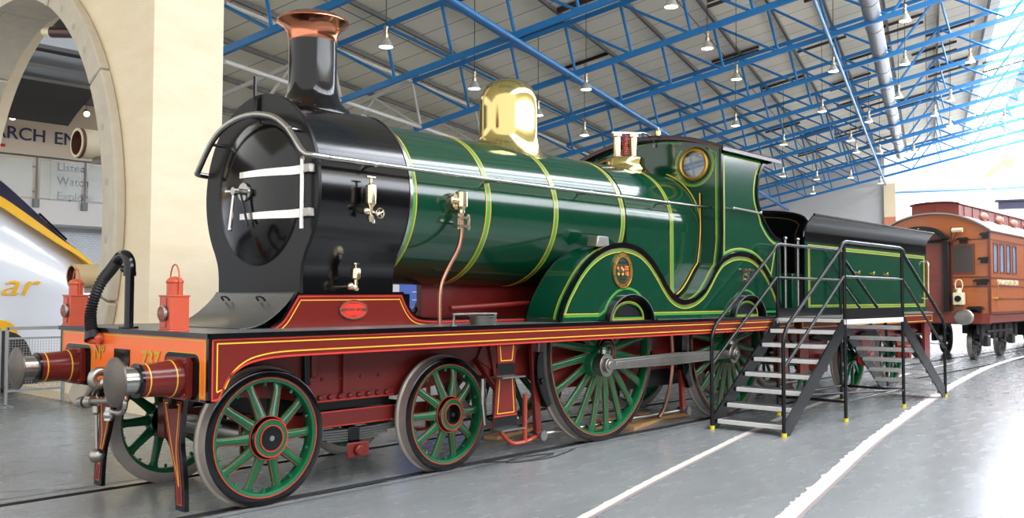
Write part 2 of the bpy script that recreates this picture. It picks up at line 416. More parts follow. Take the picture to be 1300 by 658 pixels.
g = G(); g.cyl((1.03, 0, 2.55), (1.01, 0, 2.55), .085, .08, 28); g.cyl((1.01, 0, 2.55), (.93, 0, 2.55), .028, .022, 16); g.cyl((.945, 0, 2.55), (.91, 0, 2.55), .04, .035, 16)
build('door_dart', g, M['steel'], dr)
g = G(); g.cyl((.93, .01, 2.55), (.92, .05, 2.23), .013, .017, 10); g.sphere((.92, .05, 2.22), .02, 0, 10, 6)
build('door_handle', g, M['bright_steel'], dr)
g = G(); g.cyl((.98, -.01, 2.55), (1.0, -.10, 2.25), .010, .012, 10); build('door_handle', g, M['black'], dr)
g = G(); g.cyl((.945, .0, 2.55), (.93, .12, 2.555), .012, .016, 10); g.sphere((.93, .125, 2.555), .02, 0, 10, 6); build('door_handle', g, M['bright_steel'], dr)
# lamp iron
g = G(); g.box(1.135, 1.15, .0, .05, 3.26, 3.42); g.box(1.125, 1.14, .01, .045, 3.40, 3.60); part('lamp_iron', g, M['black'], bevel=.003)
# handrail
pth = [(7.35, -.935, 2.83), (4.5, -.935, 2.80), (1.5, -.935, 2.785), (1.25, -.935, 2.783)]
fr = [(1.10, -.915, 2.79), (1.06, -.85, 2.81), (1.05, -.78, 2.87), (1.05, -.69, 2.97), (1.05, -.58, 3.07), (1.05, -.42, 3.16), (1.05, -.2, 3.215), (1.05, 0, 3.23)]
full = pth[:3]+[(1.3, -.935, 2.784)]+fr+[(p[0], -p[1], p[2]) for p in fr[-2::-1]]+[(1.3, .935, 2.784), (1.5, .935, 2.785), (4.5, .935, 2.80), (7.35, .935, 2.83)]
sf_ = smooth(full, 5); g = G(); g.tube(sf_, [.020+.007*max(0, min(1, (1.9-q[0])/.4)) for q in sf_], 12)
hr = part('handrail', g, M['steel'])
for s in (-1, 1):
    for x in (1.72, 3.28, 4.80, 6.40):
        z = 2.78+(x-1.7)*.008; g = G(); R = .80 if x > 2.2 else .845
        g.sphere((x, s*.935, z), .03, 0, 12, 8); g.cyl((x, s*.935, z), (x, s*(sqrt(R*R-.0529)-.01), z), .013, .02, 10); build('handrail_knob', g, M['steel'], hr)
for y, z in ((-.62, 3.04), (.62, 3.04), (.02, 3.23)):
    g = G(); g.sphere((1.05, y, z), .028, 0, 12, 8); g.cyl((1.05, y, z), (1.17, y, z), .013, .02, 10); build('handrail_knob', g, M['steel'], hr)
# chimney
cx = 1.73
prof = [(.222, 4.03), (.221, 3.80), (.222, 3.62), (.235, 3.53), (.262, 3.46), (.30, 3.41)]
g = G()
n = 48; rings = [[(r, z) for _ in range(n)] for r, z in prof]
vs = []
for r, z in prof:
    for i in range(n): a = 2*pi*i/n; vs.append((cx+r*cos(a), r*sin(a), z))
for rr, off in ((.34, .012), (.345, -.01)):
    for i in range(n):
        a = 2*pi*i/n; y = rr*1.05*sin(a); vs.append((cx+rr*cos(a), y, 2.55+sqrt(.845**2-y*y)+off))
fs = [(j*n+i, j*n+(i+1) % n, (j+1)*n+(i+1) % n, (j+1)*n+i) for j in range(len(prof)+1) for i in range(n)]
g.add(vs, fs)
ch = part('chimney', g, M['black'], smooth_angle=60)
g = G(); g.lathe([(.2225, 4.015), (.226, 4.02), (.228, 4.06), (.24, 4.11), (.272, 4.16), (.315, 4.185), (.335, 4.20), (.333, 4.215), (.30, 4.235), (.25, 4.265), (.22, 4.275), (.19, 4.27), (.18, 4.2), (.18, 4.0)], (cx, 0, 0), (0, 0, 1), 56)
build('chimney_cap', g, M['copper'], ch, smooth_angle=60)
for i in range(16):
    a = 2*pi*(i+.5)/16; y = .325*1.05*sin(a); g = G(); g.sphere((cx+.325*cos(a), y, 2.55+sqrt(.845**2-y*y)+.014), .012, 0, 8, 5); build('rivet', g, M['black'], ch)
# boiler
g = G(); g.lathe([(0, 2.21), (.79, 2.21), (.79, 5.70), (.80, 5.72), (.80, 7.41)], (0, 0, 2.55), (1, 0, 0), 96)
bo = part('boiler', g, M['green'], smooth_angle=50)
def band(x, R, w=.055):
    g = G()
    g.lathe([(R, x-w/2), (R+.005, x-w/2), (R+.005, x+w/2), (R, x+w/2)], (0, 0, 2.55), (1, 0, 0), 96, 0)
    for e in (-1, 1):
        g.lathe([(R, x+e*(w/2+.004)-.006), (R+.0055, x+e*(w/2+.004)-.006), (R+.0055, x+e*(w/2+.004)+.006), (R, x+e*(w/2+.004)+.006)], (0, 0, 2.55), (1, 0, 0), 96, 1)
    build('lined_band', g, [M['lgreen'], M['gold']], bo)
for x, R in ((2.30, .79), (3.30, .79), (4.37, .79), (5.63, .79), (6.69, .80)): band(x, R)
# firebox
fp = [(-.80, 1.40), (.80, 1.40), (.80, 2.55)]+arc(0, 2.55, .803, 0, 180, 40)[1:-1]+[(-.80, 2.55)]
g = G(); g.prism([(p[0]*.996, p[1]) for p in fp], 'x', 5.70, 7.38)
fb = part('firebox', g, M['green'], smooth_angle=50)
for s in (-1, 1):
    g = G(); g.box(6.66, 6.72, s*.797, s*.806, 1.5, 2.6, 0); g.box(6.654, 6.66, s*.797, s*.807, 1.5, 2.6, 1); g.box(6.72, 6.726, s*.797, s*.807, 1.5, 2.6, 1)
    build('lined_band', g, [M['lgreen'], M['gold']], fb)
# bottom of boiler: frame top, dark maroon sheet between frames
g = G(); g.box(2.3, 5.6, -.60, .60, 1.38, 1.40); g.box(3.1, 5.5, -.03, .03, 1.40, 1.80); g.box(3.4, 5.3, .35, .38, 1.4, 1.85)
g.cyl((3.2, -.35, 1.52), (5.2, -.35, 1.60), .03, n=10); g.cyl((3.2, .2, 1.5), (5.2, .2, 1.56), .025, n=10)
for x in (4.4, 4.46, 4.6, 4.85, 4.9): g.cyl((x, -.5, 1.40), (x, -.5, 1.66), .008, n=6)
part('motion_plate', g, M['maroon_dull'])
# dome
dx = 4.47
vs = []; n = 56; g = G()
prof = [(0.001, 4.165), (.06, 4.163), (.13, 4.15), (.21, 4.115), (.27, 4.065), (.315, 3.99), (.335, 3.91), (.338, 3.80), (.338, 3.56), (.345, 3.47), (.36, 3.42)]
for r, z in prof:
    for i in range(n): a = 2*pi*i/n; vs.append((dx+r*cos(a), r*sin(a), z))
for rr, off in ((.40, .028), (.45, .006), (.46, -.01)):
    for i in range(n):
        a = 2*pi*i/n; y = rr*sin(a); vs.append((dx+rr*cos(a), y, 2.55+sqrt(.79**2-y*y)+off))
g.add(vs, [(j*n+i, j*n+(i+1) % n, (j+1)*n+(i+1) % n, (j+1)*n+i) for j in range(len(prof)+2) for i in range(n)])
part('dome', g, M['brass'], smooth_angle=70)
# safety valves
sx = 6.82
g = G(); g.lathe([(0, 3.51), (.235, 3.51), (.255, 3.49), (.258, 3.42), (.275, 3.37), (.31, 3.34), (.31, 3.24)], (sx, 0, 0), (0, 0, 1), 40)
sv = part('safety_valve', g, M['brass'], smooth_angle=50)
for d in (-1, 1):
    g = G(); g.lathe([(.06, 3.50), (.055, 3.55), (.052, 3.56), (.052, 3.79), (.066, 3.80), (.066, 3.84), (.04, 3.845), (0, 3.83)], (sx+d*.09, -d*.07, 0), (0, 0, 1), 20); build('valve_column', g, M['nickel'], sv)
g = G(); pts = [(sx+.035*cos(t*.9), .035*sin(t*.9), 3.55+.0038*t) for t in range(70)]; g.tube(pts, .009, 6); g.cyl((sx, 0, 3.52), (sx, 0, 3.84), .008, n=8); build('spring', g, M['spring_red'], sv)
g = G(); g.obox((sx-.16, .11, 3.85), (sx+.18, -.13, 3.86), .03, .02); g.tube(smooth([(sx+.12, -.09, 3.86), (sx+.35, -.1, 3.88), (sx+.52, -.1, 3.80), (sx+.55, -.1, 3.72)], 4), .01, 6); build('release_lever', g, M['steel'], sv)
# ---- splashers and cab
main = smooth([(4.035, ZP), (4.045, 1.45), (4.12, 1.60), (4.23, 1.745), (4.37, 1.90), (4.57, 2.055), (4.82, 2.17), (5.07, 2.222), (5.30, 2.222), (5.54, 2.17), (5.75, 2.055), (5.93, 1.90), (6.05, 1.78), (6.18, 1.67), (6.31, 1.61), (6.48, 1.58), (6.70, 1.61), (6.92, 1.70), (7.08, 1.83), (7.22, 1.97), (7.37, 2.09), (7.53, 2.16), (7.76, 2.215), (8.03, 2.225), (8.30, 2.185), (8.58, 2.06), (8.78, 1.90), (8.95, 1.72), (9.08, 1.53), (9.14, ZP)], 4)
iv = min(range(len(main)), key=lambda i: abs(main[i][0]-6.70) + (0 if main[i][1] < 1.7 else 9))
rear = smooth([(8.86, 3.585), (8.60, 3.52), (8.47, 3.38), (8.405, 3.18), (8.40, 3.03), (8.45, 2.90), (8.56, 2.76), (8.72, 2.62), (8.90, 2.51), (9.13, 2.46)], 4)
ij = min(range(len(main)), key=lambda i: abs(main[i][0]-7.34))
cabfront = smooth([main[ij], (7.385, 2.28), (7.41, 2.48), (7.41, 2.65)], 4)
iv2 = min(range(ij), key=lambda i: abs(main[i][0]-6.70)+(0 if main[i][1] < 1.7 else 9))
for s in (-1, 1):
    y = s*1.10; yo = y+s*.010
    # splasher
    poly = main[:iv2+1]+[(main[iv2][0], ZP)]
    g = G(); g.prism(poly, 'y', y-.01, y+.01, 0)
    g.sheet(main[:iv2+1], 'y', min(y, s*.64), max(y, s*.64), .014, 0)
    g.ribbon(offs(main[:iv2+1], .0), .055, 'y', yo-s*.002, s*.022, 1)
    top = main[4:iv2-6]
    g.ribbon([(p[0], p[1]) for p in offs(main[:iv2-26], 0)], .02, 'y', s*.645, s*.02, 1)
    ins = offs(main[:iv2+1], -.055); ins = [p for p in ins if p[1] > ZP+.05]
    g.ribbon(ins, .030, 'y', yo, s*.003, 2)
    ins2 = [p for p in offs(main[:iv2+1], -.078) if p[1] > ZP+.07]; g.ribbon(ins2, .008, 'y', yo, s*.004, 3)
    ins3 = [p for p in offs(main[:iv2+1], -.036) if p[1] > ZP+.05]; g.ribbon(ins3, .006, 'y', yo, s*.004, 4)
    xL = ins[0][0]
    for x0, x1 in ((xL, 4.72), (5.76, 6.70)):
        g.box(x0, x1, yo, yo+s*.003, 1.425, 1.453, 2); g.box(x0, x1, yo, yo+s*.004, 1.456, 1.464, 3)
    A = arc(5.25, 1.30, .47, 22, 158, 16, .42)
    A = [(4.66, 1.44)]+smooth([A[-1]]+[(5.25+.47*cos(radians(a)), 1.30+.44*sin(radians(a))) for a in (140, 115, 90, 65, 40)]+[A[0]], 3)+[(5.84, 1.44)]
    g.ribbon([(4.72, 1.44)]+A[2:-1]+[(5.78, 1.44)], .028, 'y', yo, s*.003, 2)
    # top lining on the curved roof of the splasher, near its outer edge
    e1 = offs(main[2:iv2-30], .009)
    g.ribbon(e1, .004, 'y', y-s*.055, s*.022, 2); g.ribbon(e1, .005, 'y', y-s*.062, s*.007, 3)
    g.box(4.05, 4.07, min(s*.66, s*1.07), max(s*.66, s*1.07), ZP+.03, ZP+.045, 2)
    sp = part('splasher', g, [M['green'], M['black'], M['lgreen'], M['yellow'], M['redline']])
    # crank cover
    def cover(cx_, par):
        g = G(); o = arc(cx_, 1.33, .43, 8, 172, 24, .33); i_ = arc(cx_, 1.33, .36, 8, 172, 24, .26)
        g.sheet([(cx_+.50, ZP+.008)]+o+[(cx_-.56, ZP+.008)], 'y', min(y, s*1.20), max(y, s*1.20), .014, 0)
        hole = arc(cx_, 1.405, .29, 0, 180, 20, .17)
        g.prism(o+[(cx_-.42, ZP+.01), (cx_+.42, ZP+.01)], 'y', s*1.115, s*1.13, 0, holes=[hole[::-1]])
        g.ribbon(hole, .020, 'y', s*1.13, s*.003, 1, True); g.ribbon(offs(hole, -.016, True), .007, 'y', s*1.13, s*.004, 2, True)
        g.prism(hole, 'y', s*1.112, s*1.114, 3)
        g.ribbon(offs(o, -.012), .008, 'y', s*1.19, s*.013, 4)
        build('crank_cover', g, [M['black'], M['lgreen'], M['yellow'], M['black_soft'], M['deck']], par)
    cover(5.25, sp)
    g = G(); bx_ = 4.86; g.prism([(bx_-.12, 2.19), (bx_+.12, 2.20), (bx_+.10, 2.315), (bx_-.10, 2.315)], 'y', s*.92, s*1.07, 0)
    build('sandbox_lid', g, M['steel_dull'], sp, bevel=.012)
    if s == -1:
        g = G(); e = ring2(5.16, 1.94, .195, 40, .205); i_ = ring2(5.16, 1.94, .135, 40, .145)
        g.prism(e, 'y', -1.118, -1.11, 0, holes=[i_[::-1]]); g.prism(i_, 'y', -1.114, -1.11, 1)
        g.ribbon(e, .012, 'y', -1.118, -.004, 2, True); g.ribbon(i_, .008, 'y', -1.118, -.003, 2, True)
        for k in range(8):
            a = k*pi/4+.39; g.prism(ring2(5.16+.165*cos(a), 1.94+.175*sin(a), .010, 8), 'y', -1.1205, -1.118, 1)
        for qx, qz, c1, c2 in ((5.225, 1.968, 3, 4), (5.225, 1.905, 4, 3), (5.262, 1.968, 3, 4), (5.262, 1.905, 3, 3)):
            g.prism([(qx-.016, qz-.018), (qx, qz-.028), (qx+.016, qz-.018), (qx+.016, qz+.026), (qx-.016, qz+.026)], 'y', -1.118, -1.114, c1)
            g.box(qx-.003, qx+.003, -1.1195, -1.118, qz-.02, qz+.024, c2); g.box(qx-.014, qx+.014, -1.1195, -1.118, qz-.002, qz+.004, c2)
        for qx, qz, c in ((5.07, 1.965, 3), (5.105, 1.985, 2), (5.14, 1.97, 3), (5.17, 1.95, 5), (5.08, 1.90, 5), (5.12, 1.885, 2), (5.16, 1.90, 5), (5.11, 1.93, 4), (5.145, 1.925, 4)):
            g.prism(smooth([(qx-.02, qz), (qx, qz+.018), (qx+.02, qz+.004), (qx+.006, qz-.018)], 3, True), 'y', -1.118, -1.114, c)
        for qz, k in ((2.03, 1), (1.845, -1)):
            g.ribbon([(5.16+.07*t/4, qz-k*.008*(t/4)**2) for t in range(-4, 5)], .016, 'y', -1.114, -.003, 2)
        build('crest', g, [M['brass_dull'], M['dgreen'], M['brass'], M['orange'], M['nickel'], M['gold']], sp)
    # cab side
    poly = [(main[iv2][0], ZP)]+main[iv2:ij]+cabfront+[(7.41, 3.60)]+rear+[(9.15, ZP)]
    g = G(); g.prism(poly, 'y', y-.01, y+.01, 0)
    g.sheet(main[iv2:ij]+cabfront, 'y', min(y, s*.80), max(y, s*.80), .012, 0)
    g.ribbon(main[iv2:], .055, 'y', yo-s*.002, s*.022, 1)
    swp = offs(main[iv2:ij]+cabfront, .010)
    g.ribbon(swp, .006, 'y', s*1.045, s*.022, 2); g.ribbon(swp, .008, 'y', s*1.038, s*.007, 3)
    swi = main[iv2+2:ij]+cabfront+[(7.40, 3.0)]
    g.tube([(q[0]-.01, s*.815, q[1]+.01) for q in swi], .016, 8, 1); g.tube([(q[0]-.028, s*.812, q[1]+.03) for q in swi], .008, 6, 3)
    g.ribbon(cabfront+[(7.41, 3.60)], .045, 'y', yo-s*.002, s*.020, 1)
    g.ribbon(rear, .05, 'y', yo-s*.004, s*.024, 1)
    low = main[iv2:]
    for d, w, mi, th in ((-.055, .030, 2, .003), (-.078, .008, 3, .004), (-.036, .006, 4, .004)):
        g.ribbon([p for p in offs(low, d) if p[1] > ZP+.05 and p[0] < 9.0], w, 'y', yo, s*th, mi)
    g.box(6.70, 7.6, yo, yo+s*.003, 1.425, 1.453, 2); g.box(8.55, 9.02, yo, yo+s*.003, 1.425, 1.453, 2); g.box(6.70, 7.6, yo, yo+s*.004, 1.456, 1.464, 3)
    up = [p for p in offs(main[ij+3:], .060) if p[0] > 7.46 and p[1] > 1.9 and p[0] < 8.98]
    pan = up+[(8.985, 2.40)]+[(p[0]-.075 if p[1] < 3.45 else p[0]-.10, p[1]-.055 if p[1] > 3.4 or p[1] < 2.75 else p[1]) for p in rear[::-1][1:-3]]+[(8.50, 3.535), (7.475, 3.535), (7.475, 2.6)]
    g.ribbon(pan, .024, 'y', yo, s*.003, 2, True); g.ribbon(offs(pan, .018, True), .007, 'y', yo, s*.004, 3, True)
    A = [(8.06+.47*cos(radians(a)), 1.30+.44*sin(radians(a))) for a in range(20, 161, 10)]
    g.ribbon([(8.58, 1.44)]+A+[(7.54, 1.44)], .028, 'y', yo, s*.003, 2)
    cs = part('cab_side', g, [M['green'], M['black'], M['lgreen'], M['yellow'], M['redline']])
    cover(8.06, cs)
    # forward edge of the front sheet: lining seen from the front
    g = G(); g.tube([(7.62, s*1.16, 2.83), (8.44, s*1.16, 2.81)], .016, 8)
    for x in (7.64, 8.42): g.cyl((x, s*1.16, 2.82), (x, s*1.10, 2.82), .012, n=8); g.sphere((x, s*1.16, 2.82), .022, 0, 10, 6)
    build('cab_handrail', g, M['steel'], cs)
    if s == -1:
        t = text('number_numerals', '737', .25, (8.10, yo-.010, 1.93), (1, 0, 0), (0, 0, 1),   .008, M['nickel'], cs, bold=.006, sx=1.05)
# cab front sheet with round windows
roofz = lambda y: 3.61+.21*(1-(y/1.12)**2)
out = [(-1.09, 2.3), (1.09, 2.3)]+[(1.09*cos(pi*i/24), roofz(1.09*cos(pi*i/24))) for i in range(25)]
wins = [ring2(s*.72, 3.42, .205, 32) for s in (-1, 1)]
g = G(); g.prism(out, 'x', 7.40, 7.42, 0, holes=[w[::-1] for w in wins])
cf = part('cab_front', g, M['green'])
for s in (-1, 1):
    cy = s*.72; cz = 3.42
    g = G(); g.lathe([(.175, 7.40), (.175, 7.36), (.20, 7.35), (.225, 7.36), (.235, 7.385), (.235, 7.40)], (0, cy, cz), (1, 0, 0), 40); w = build('window_ring', g, M['brass_dull'], cf)
    g = G(); g.cyl((7.405, cy, cz), (7.412, cy, cz), .18, n=32); build('pane', g, M['glass'], w)
    g = G(); lnarc = arc(cy, cz, .275, 200 if s < 0 else -20, 390 if s < 0 else -190-20+20, 30) if s < 0 else arc(cy, cz, .275, 340, 150, 30)
    lnarc = arc(cy, cz, .275, 48, -232, 34) if s < 0 else arc(cy, cz, .275, 132, 412, 34)
    edge = [(s*1.055, 3.50), (s*1.055, 2.45)]
    g.ribbon(lnarc, .024, 'x', 7.399, -.003, 0); g.ribbon([(p[0], p[1]) for p in offs(lnarc, -.018 if s > 0 else .018)], .006, 'x', 7.399, -.004, 1)
    g.ribbon(edge, .022, 'x', 7.399, -.003, 0); g.ribbon([(s*1.037, 3.5), (s*1.037, 2.45)], .006, 'x', 7.399, -.004, 1)
    g.ribbon([(s*(.54-.03*i), roofz(.54-.03*i)-.05) for i in range(17)], .022, 'x', 7.399, -.003, 0)
    g.ribbon([(s*1.055, 3.49), (s*1.045, 3.545), (s*.98, 3.585), (s*.895, 3.63)], .022, 'x', 7.399, -.003, 0)
    g.ribbon([(s*.815*cos(radians(a)), 2.55+.83*sin(radians(a))) for a in range(0, 75, 5)], .016, 'x', 7.398, -.004, 1)
    build('lining', g, [M['lgreen'], M['lime']], cf)
# cab roof
g = G(); pr = [(1.20*cos(pi*i/32), roofz(1.20*cos(pi*i/32))+.018) for i in range(33)]
g.sheet(pr, 'x', 7.28, 8.96, .03, 0); g.ribbon(offs(pr, 0), .05, 'x', 7.285, -.014, 0); g.ribbon(offs(pr, .02), .012, 'x', 7.271, -.004, 1)
g.box(7.28, 8.96, -1.215, -1.19, 3.555, 3.60, 0); g.box(7.28, 8.96, 1.19, 1.215, 3.555, 3.60, 0); g.box(7.28, 8.96, -1.219, -1.215, 3.585, 3.598, 1)
cr = part('cab_roof', g, [M['black'], M['maroon']])
g = G(); g.lathe([(.05, 3.83), (.045, 3.86), (.03, 3.87), (.03, 3.93), (.042, 3.935), (.042, 3.99), (.02, 4.01), (.012, 4.04), (0, 4.04)], (7.62, 0, 0), (0, 0, 1), 20); build('whistle', g, M['brass'], cr)
g = G(); g.box(7.46, 8.0, -.7, .7, 1.9, 2.9); g.cyl((7.45, 0, 3.0), (7.62, 0, 3.0), .35, n=24); part('backhead', g, M['black_soft'])
g = G(); g.box(7.42, 9.25, -1.09, 1.09, 1.378, 1.40); part('cab_floor', g, M['black_soft'])
for s in (-1, 1):
    for x in (9.22,):
        g = G(); g.cyl((x, s*1.14, ZP), (x, s*1.14, 2.50), .02, n=10); g.sphere((x, s*1.14, 2.5), .03, 0, 10, 6); g.cyl((x, s*1.14, 1.45), (x, s*1.14, 1.50), .03, n=10); part('cab_pillar_rail', g, M['steel'])
# lubricators, clack valve
for s in (-1, 1):
    x, y = 1.67, s*.94
    g = G(); g.lathe([(0, 2.655), (.012, 2.655), (.012, 2.615), (.03, 2.60), (.048, 2.595), (.05, 2.58), (.048, 2.44), (.03, 2.42), (.018, 2.40), (.018, 2.34), (.03, 2.33), (.02, 2.28), (0, 2.28)], (x, y, 0), (0, 0, 1), 20)
    g.cyl((x-.045, y, 2.665), (x+.045, y, 2.665), .010, n=8); g.cyl((x, y, 2.37), (x, s*.80, 2.37), .016, n=10); g.sphere((x-.05, y, 2.37), .032, 0, 12, 8); g.cyl((x-.05, y, 2.37), (x+.09, y, 2.36), .012, n=8)
    g.tube([(x, y, 2.33), (x+.03, y, 2.31), (x+.03, y, 2.27)], .012, 8)
    lu = part('lubricator', g, M['nickel'])
    g = G(); c = Vector((x+.09, y-s*-.02, 2.36))
    g.tube([(c.x+.042*cos(a*pi/10), c.y+.0, c.z+.042*sin(a*pi/10)) for a in range(20)], .007, 6, closed=True)
    for a in range(4): g.cyl(c, (c.x+.04*cos(a*pi/2+.5), c.y, c.z+.04*sin(a*pi/2+.5)), .005, n=6)
    build('handwheel', g, M['nickel'], lu)
    y = s*.76
    g = G(); g.lathe([(0, 1.93), (.03, 1.93), (.03, 1.92), (.01, 1.915), (.01, 1.895), (.04, 1.885), (.045, 1.87), (.043, 1.80), (.02, 1.785), (.018, 1.72), (.03, 1.71), (.02, 1.69), (0, 1.69)], (1.66, y, 0), (0, 0, 1), 18)
    g.cyl((1.58, y, 1.72), (1.66, y, 1.72), .02, n=10); g.sphere((1.60, y, 1.73), .032, 0, 10, 8); g.cyl((1.62, y, 1.72), (1.62, s*.6, 1.72), .014, n=8)
    part('lubricator', g, M['nickel'])
    x, y = 2.80, s*.88
    g = G(); g.cyl((x, s*.74, 2.55), (x, s*.86, 2.55), .085, .08, 24); g.cyl((x-.10, y, 2.555), (x+.02, y, 2.555), .03, n=12); g.sphere((x-.11, y, 2.555), .03, 0, 10, 6, (.5, 1, 1.4))
    g.lathe([(0, 2.66), (.035, 2.655), (.06, 2.64), (.06, 2.50), (.035, 2.47), (.035, 2.44)], (x+.03, y, 0), (0, 0, 1), 20)
    g.box(x-.05, x+.11, y-.045, y+.045, 2.38, 2.405); g.box(x-.05, x+.11, y-.045, y+.045, 2.30, 2.325)
    for e in (-.035, .095): g.cyl((x+e, y-s*-.03, 2.28), (x+e, y-s*-.03, 2.43), .016, n=8)
    cv = part('clack_valve', g, M['nickel'])
    g = G(); g.tube(smooth([(x+.03, y, 2.44), (x+.03, y, 2.25), (x+.0, s*.87, 2.1), (x-.08, s*.82, 1.92), (x-.145, s*.80, 1.78), (x-.17, s*.80, 1.65), (x-.17, s*.80, ZP)], 5), .022, 10); build('feed_pipe', g, M['copper_pipe'], cv)
# platform cap and rail
g = G(); g.cyl((2.92, -1.08, ZP), (2.92, -1.08, ZP+.075), .12, n=28); g.cyl((2.92, -1.08, ZP+.075), (2.92, -1.08, ZP+.085), .135, n=28); g.cyl((2.92, -1.08, ZP+.03), (2.92, -1.08, ZP+.04), .128, n=28); part('filler_cap', g, M['dkgrey'])
g = G(); g.tube(smooth([(2.50, -1.12, ZP), (2.50, -1.12, ZP+.09), (2.53, -1.12, ZP+.105), (3.02, -1.12, ZP+.105), (3.05, -1.12, ZP+.09), (3.05, -1.12, ZP)], 2), .012, 8); g.cyl((2.5, -1.12, ZP), (2.5, -1.12, ZP+.012), .03, n=12); part('step_handrail', g, M['steel'])
# ---- wheels
def make_wheel(parent, loc, R, nsp, kind, flip=False, redline=True):
    """axis along Y, outside face towards -Y; rim face at local y=-.13.. loc is wheel centre on outer face plane"""
    g = G(); rt = .072
    inner = R-rt
    # rim (painted)
    g.lathe([(inner+.004, .0), (inner-.026, .008), (inner-.032, .03), (inner-.034, .10), (inner-.02, .12), (inner+.004, .125)], (0, 0, 0), (0, 1, 0), 64)
    nm = {'bogie': 'bogie_wheel', 'drive': 'driving_wheel', 'tender': 'tender_wheel', 'coach': 'coach_wheel'}[kind]
    if kind == 'coach': mats = [M['dkgrey']]
    else: mats = [M['wheel_green']]
    w = build(nm, g, mats, parent, loc=loc, world=False, rotz=pi if flip else 0)
    def sub(n, gg, mm, **k):
        o = build(n, gg, mm, None, loc=(0, 0, 0), world=False, **k); o.parent = w; o.location = (0, 0, 0); return o
    g = G()
    pr = [(inner+.004, .0), (R-.012, -.002), (R, .004), (R+.0, .03), (R+.004, .095), (R+.024, .105), (R+.024, .128), (R+.0, .138), (inner+.004, .138)]
    g.lathe(pr, (0, 0, 0), (0, 1, 0), 72, 0, ms=[1, 1, 0, 0, 0, 0, 0, 0])
    g.lathe([(inner+.010, -.001), (inner+.010, -.004), (inner+.002, -.004), (inner+.002, 0)], (0, 0, 0), (0, 1, 0), 64, 2)
    sub('tyre', g, [M['tread'] if kind != 'coach' else M['steel_dull'], M['black'], M['redline'] if redline else M['black']], smooth_angle=30)
    hr_ = {'bogie': .158, 'drive': .17, 'tender': .14, 'coach': .10}[kind]
    for i in range(nsp):
        a = 2*pi*(i+(0 if kind != 'drive' else .5))/nsp; d = Vector((cos(a), 0, sin(a))); t = Vector((-sin(a), 0, cos(a)))
        g = G(); vs = []; K = 8; N = 10
        for j in range(K+1):
            u = j/K; r = hr_-.02+(inner-.03-hr_+.02)*u
            w1 = (.047-.014*u+.022*max(0, 1-u*5)**2+.022*max(0, u*5-4)**2)*(1.0 if kind != 'drive' else 1.22)
            th = .030-.006*u
            yc = -.012+.058*u if kind != 'coach' else .03
            for k in range(N):
                b = 2*pi*k/N; vs.append(d*r+t*(w1*cos(b))+Vector((0, yc+.02+th*sin(b), 0)))
        g.add(vs, [(j*N+k, j*N+(k+1) % N, (j+1)*N+(k+1) % N, (j+1)*N+k) for j in range(K) for k in range(N)])
        if redline and kind != 'tender':
            for e in (-1, 1):
                pts = []
                for u in (.12, .4, .7, .92):
                    r = hr_-.02+(inner-.03-hr_+.02)*u; w1 = (.047-.014*u)*(1.22 if kind == 'drive' else 1)
                    pts.append(d*r+t*(e*w1*.80)+Vector((0, -.012+.058*u+.02-.62*(.030-.006*u)-.001, 0)))
                g.tube(pts, .0021, 5, 1)
        sub('spoke', g, mats+[M['redline']], smooth_angle=80)
    g = G()
    if kind == 'bogie': g.lathe([(hr_+.01, .10), (hr_+.012, -.02), (hr_, -.045), (.15, -.055), (.102, -.058), (.098, -.066), (.05, -.068), (0, -.068)], (0, 0, 0), (0, 1, 0), 40, 0, ms=[0, 1, 1, 0, 0, 1, 1])
    elif kind == 'drive': g.lathe([(hr_+.01, .12), (hr_+.01, -.03), (hr_-.01, -.05), (.12, -.055), (.115, -.075), (.075, -.08), (.07, -.085), (0, -.085)], (0, 0, 0), (0, 1, 0), 40, 0, ms=[0, 1, 1, 0, 0, 1, 1])
    else: g.lathe([(hr_, .12), (hr_, -.03), (.08, -.06), (0, -.07)], (0, 0, 0), (0, 1, 0), 32)
    if kind in ('bogie', 'drive'):
        for rr, yy in (((.168, -.024), (.146, -.058), (.100, -.066)) if kind == 'bogie' else ((.165, -.046), (.122, -.058), (.076, -.081))):
            g.lathe([(rr+.004, yy+.003), (rr+.004, yy-.003), (rr-.004, yy-.003), (rr-.004, yy+.003)], (0, 0, 0), (0, 1, 0), 40, 2)
        g.cyl((0, -.07 if kind == 'bogie' else -.09, 0), (0, -.06, 0), .022, n=12, m=3)
    sub('hub', g, [mats[0], M['black'], M['redline'], M['steel']])
    for i in range(nsp if kind == 'bogie' else 0):
        a = 2*pi*(i+.5)/nsp; r = inner-.03; g = G(); g.cyl((r*cos(a), .04, r*sin(a)), ((r-.03)*cos(a), .04, (r-.03)*sin(a)), .014, n=6); sub('rim_bolt', g, mats)
    if kind == 'drive':
        g = G(); cxp, czp = -.225, -.133
        g.obox((0, -.02, 0), (cxp, -.02, czp), .26, .14, up=(0, 1, 0)); g.cyl((cxp, .05, czp), (cxp, -.10, czp), .14, .125, 28)
        sub('crank_boss', g, mats, bevel=.02)
    return w
BX = (.751, 2.728); DX = (5.196, 8.094); RB = .532; RD = 1.016
w0 = make_wheel(LO, (BX[0], -.82, RB), RB, 10, 'bogie')
for x in BX:
    for s in (-1, 1):
        if (x, s) != (BX[0], -1): copy_tree(w0, LO, (x, s*.82, RB), pi if s > 0 else 0)
d0 = make_wheel(LO, (DX[0], -.82, RD), RD, 20, 'drive')
copy_tree(d0, LO, (DX[1], -.82, RD), 0)
# far driving wheels: quartered so the crank does not matter
for x in DX: copy_tree(d0, LO, (x, .82, RD), pi)
for x in BX+DX:
    g = G(); r = RB if x in BX else RD; g.cyl((x, -.72, r), (x, .72, r), .08, n=20); part('axle', g, M['steel_dull'])
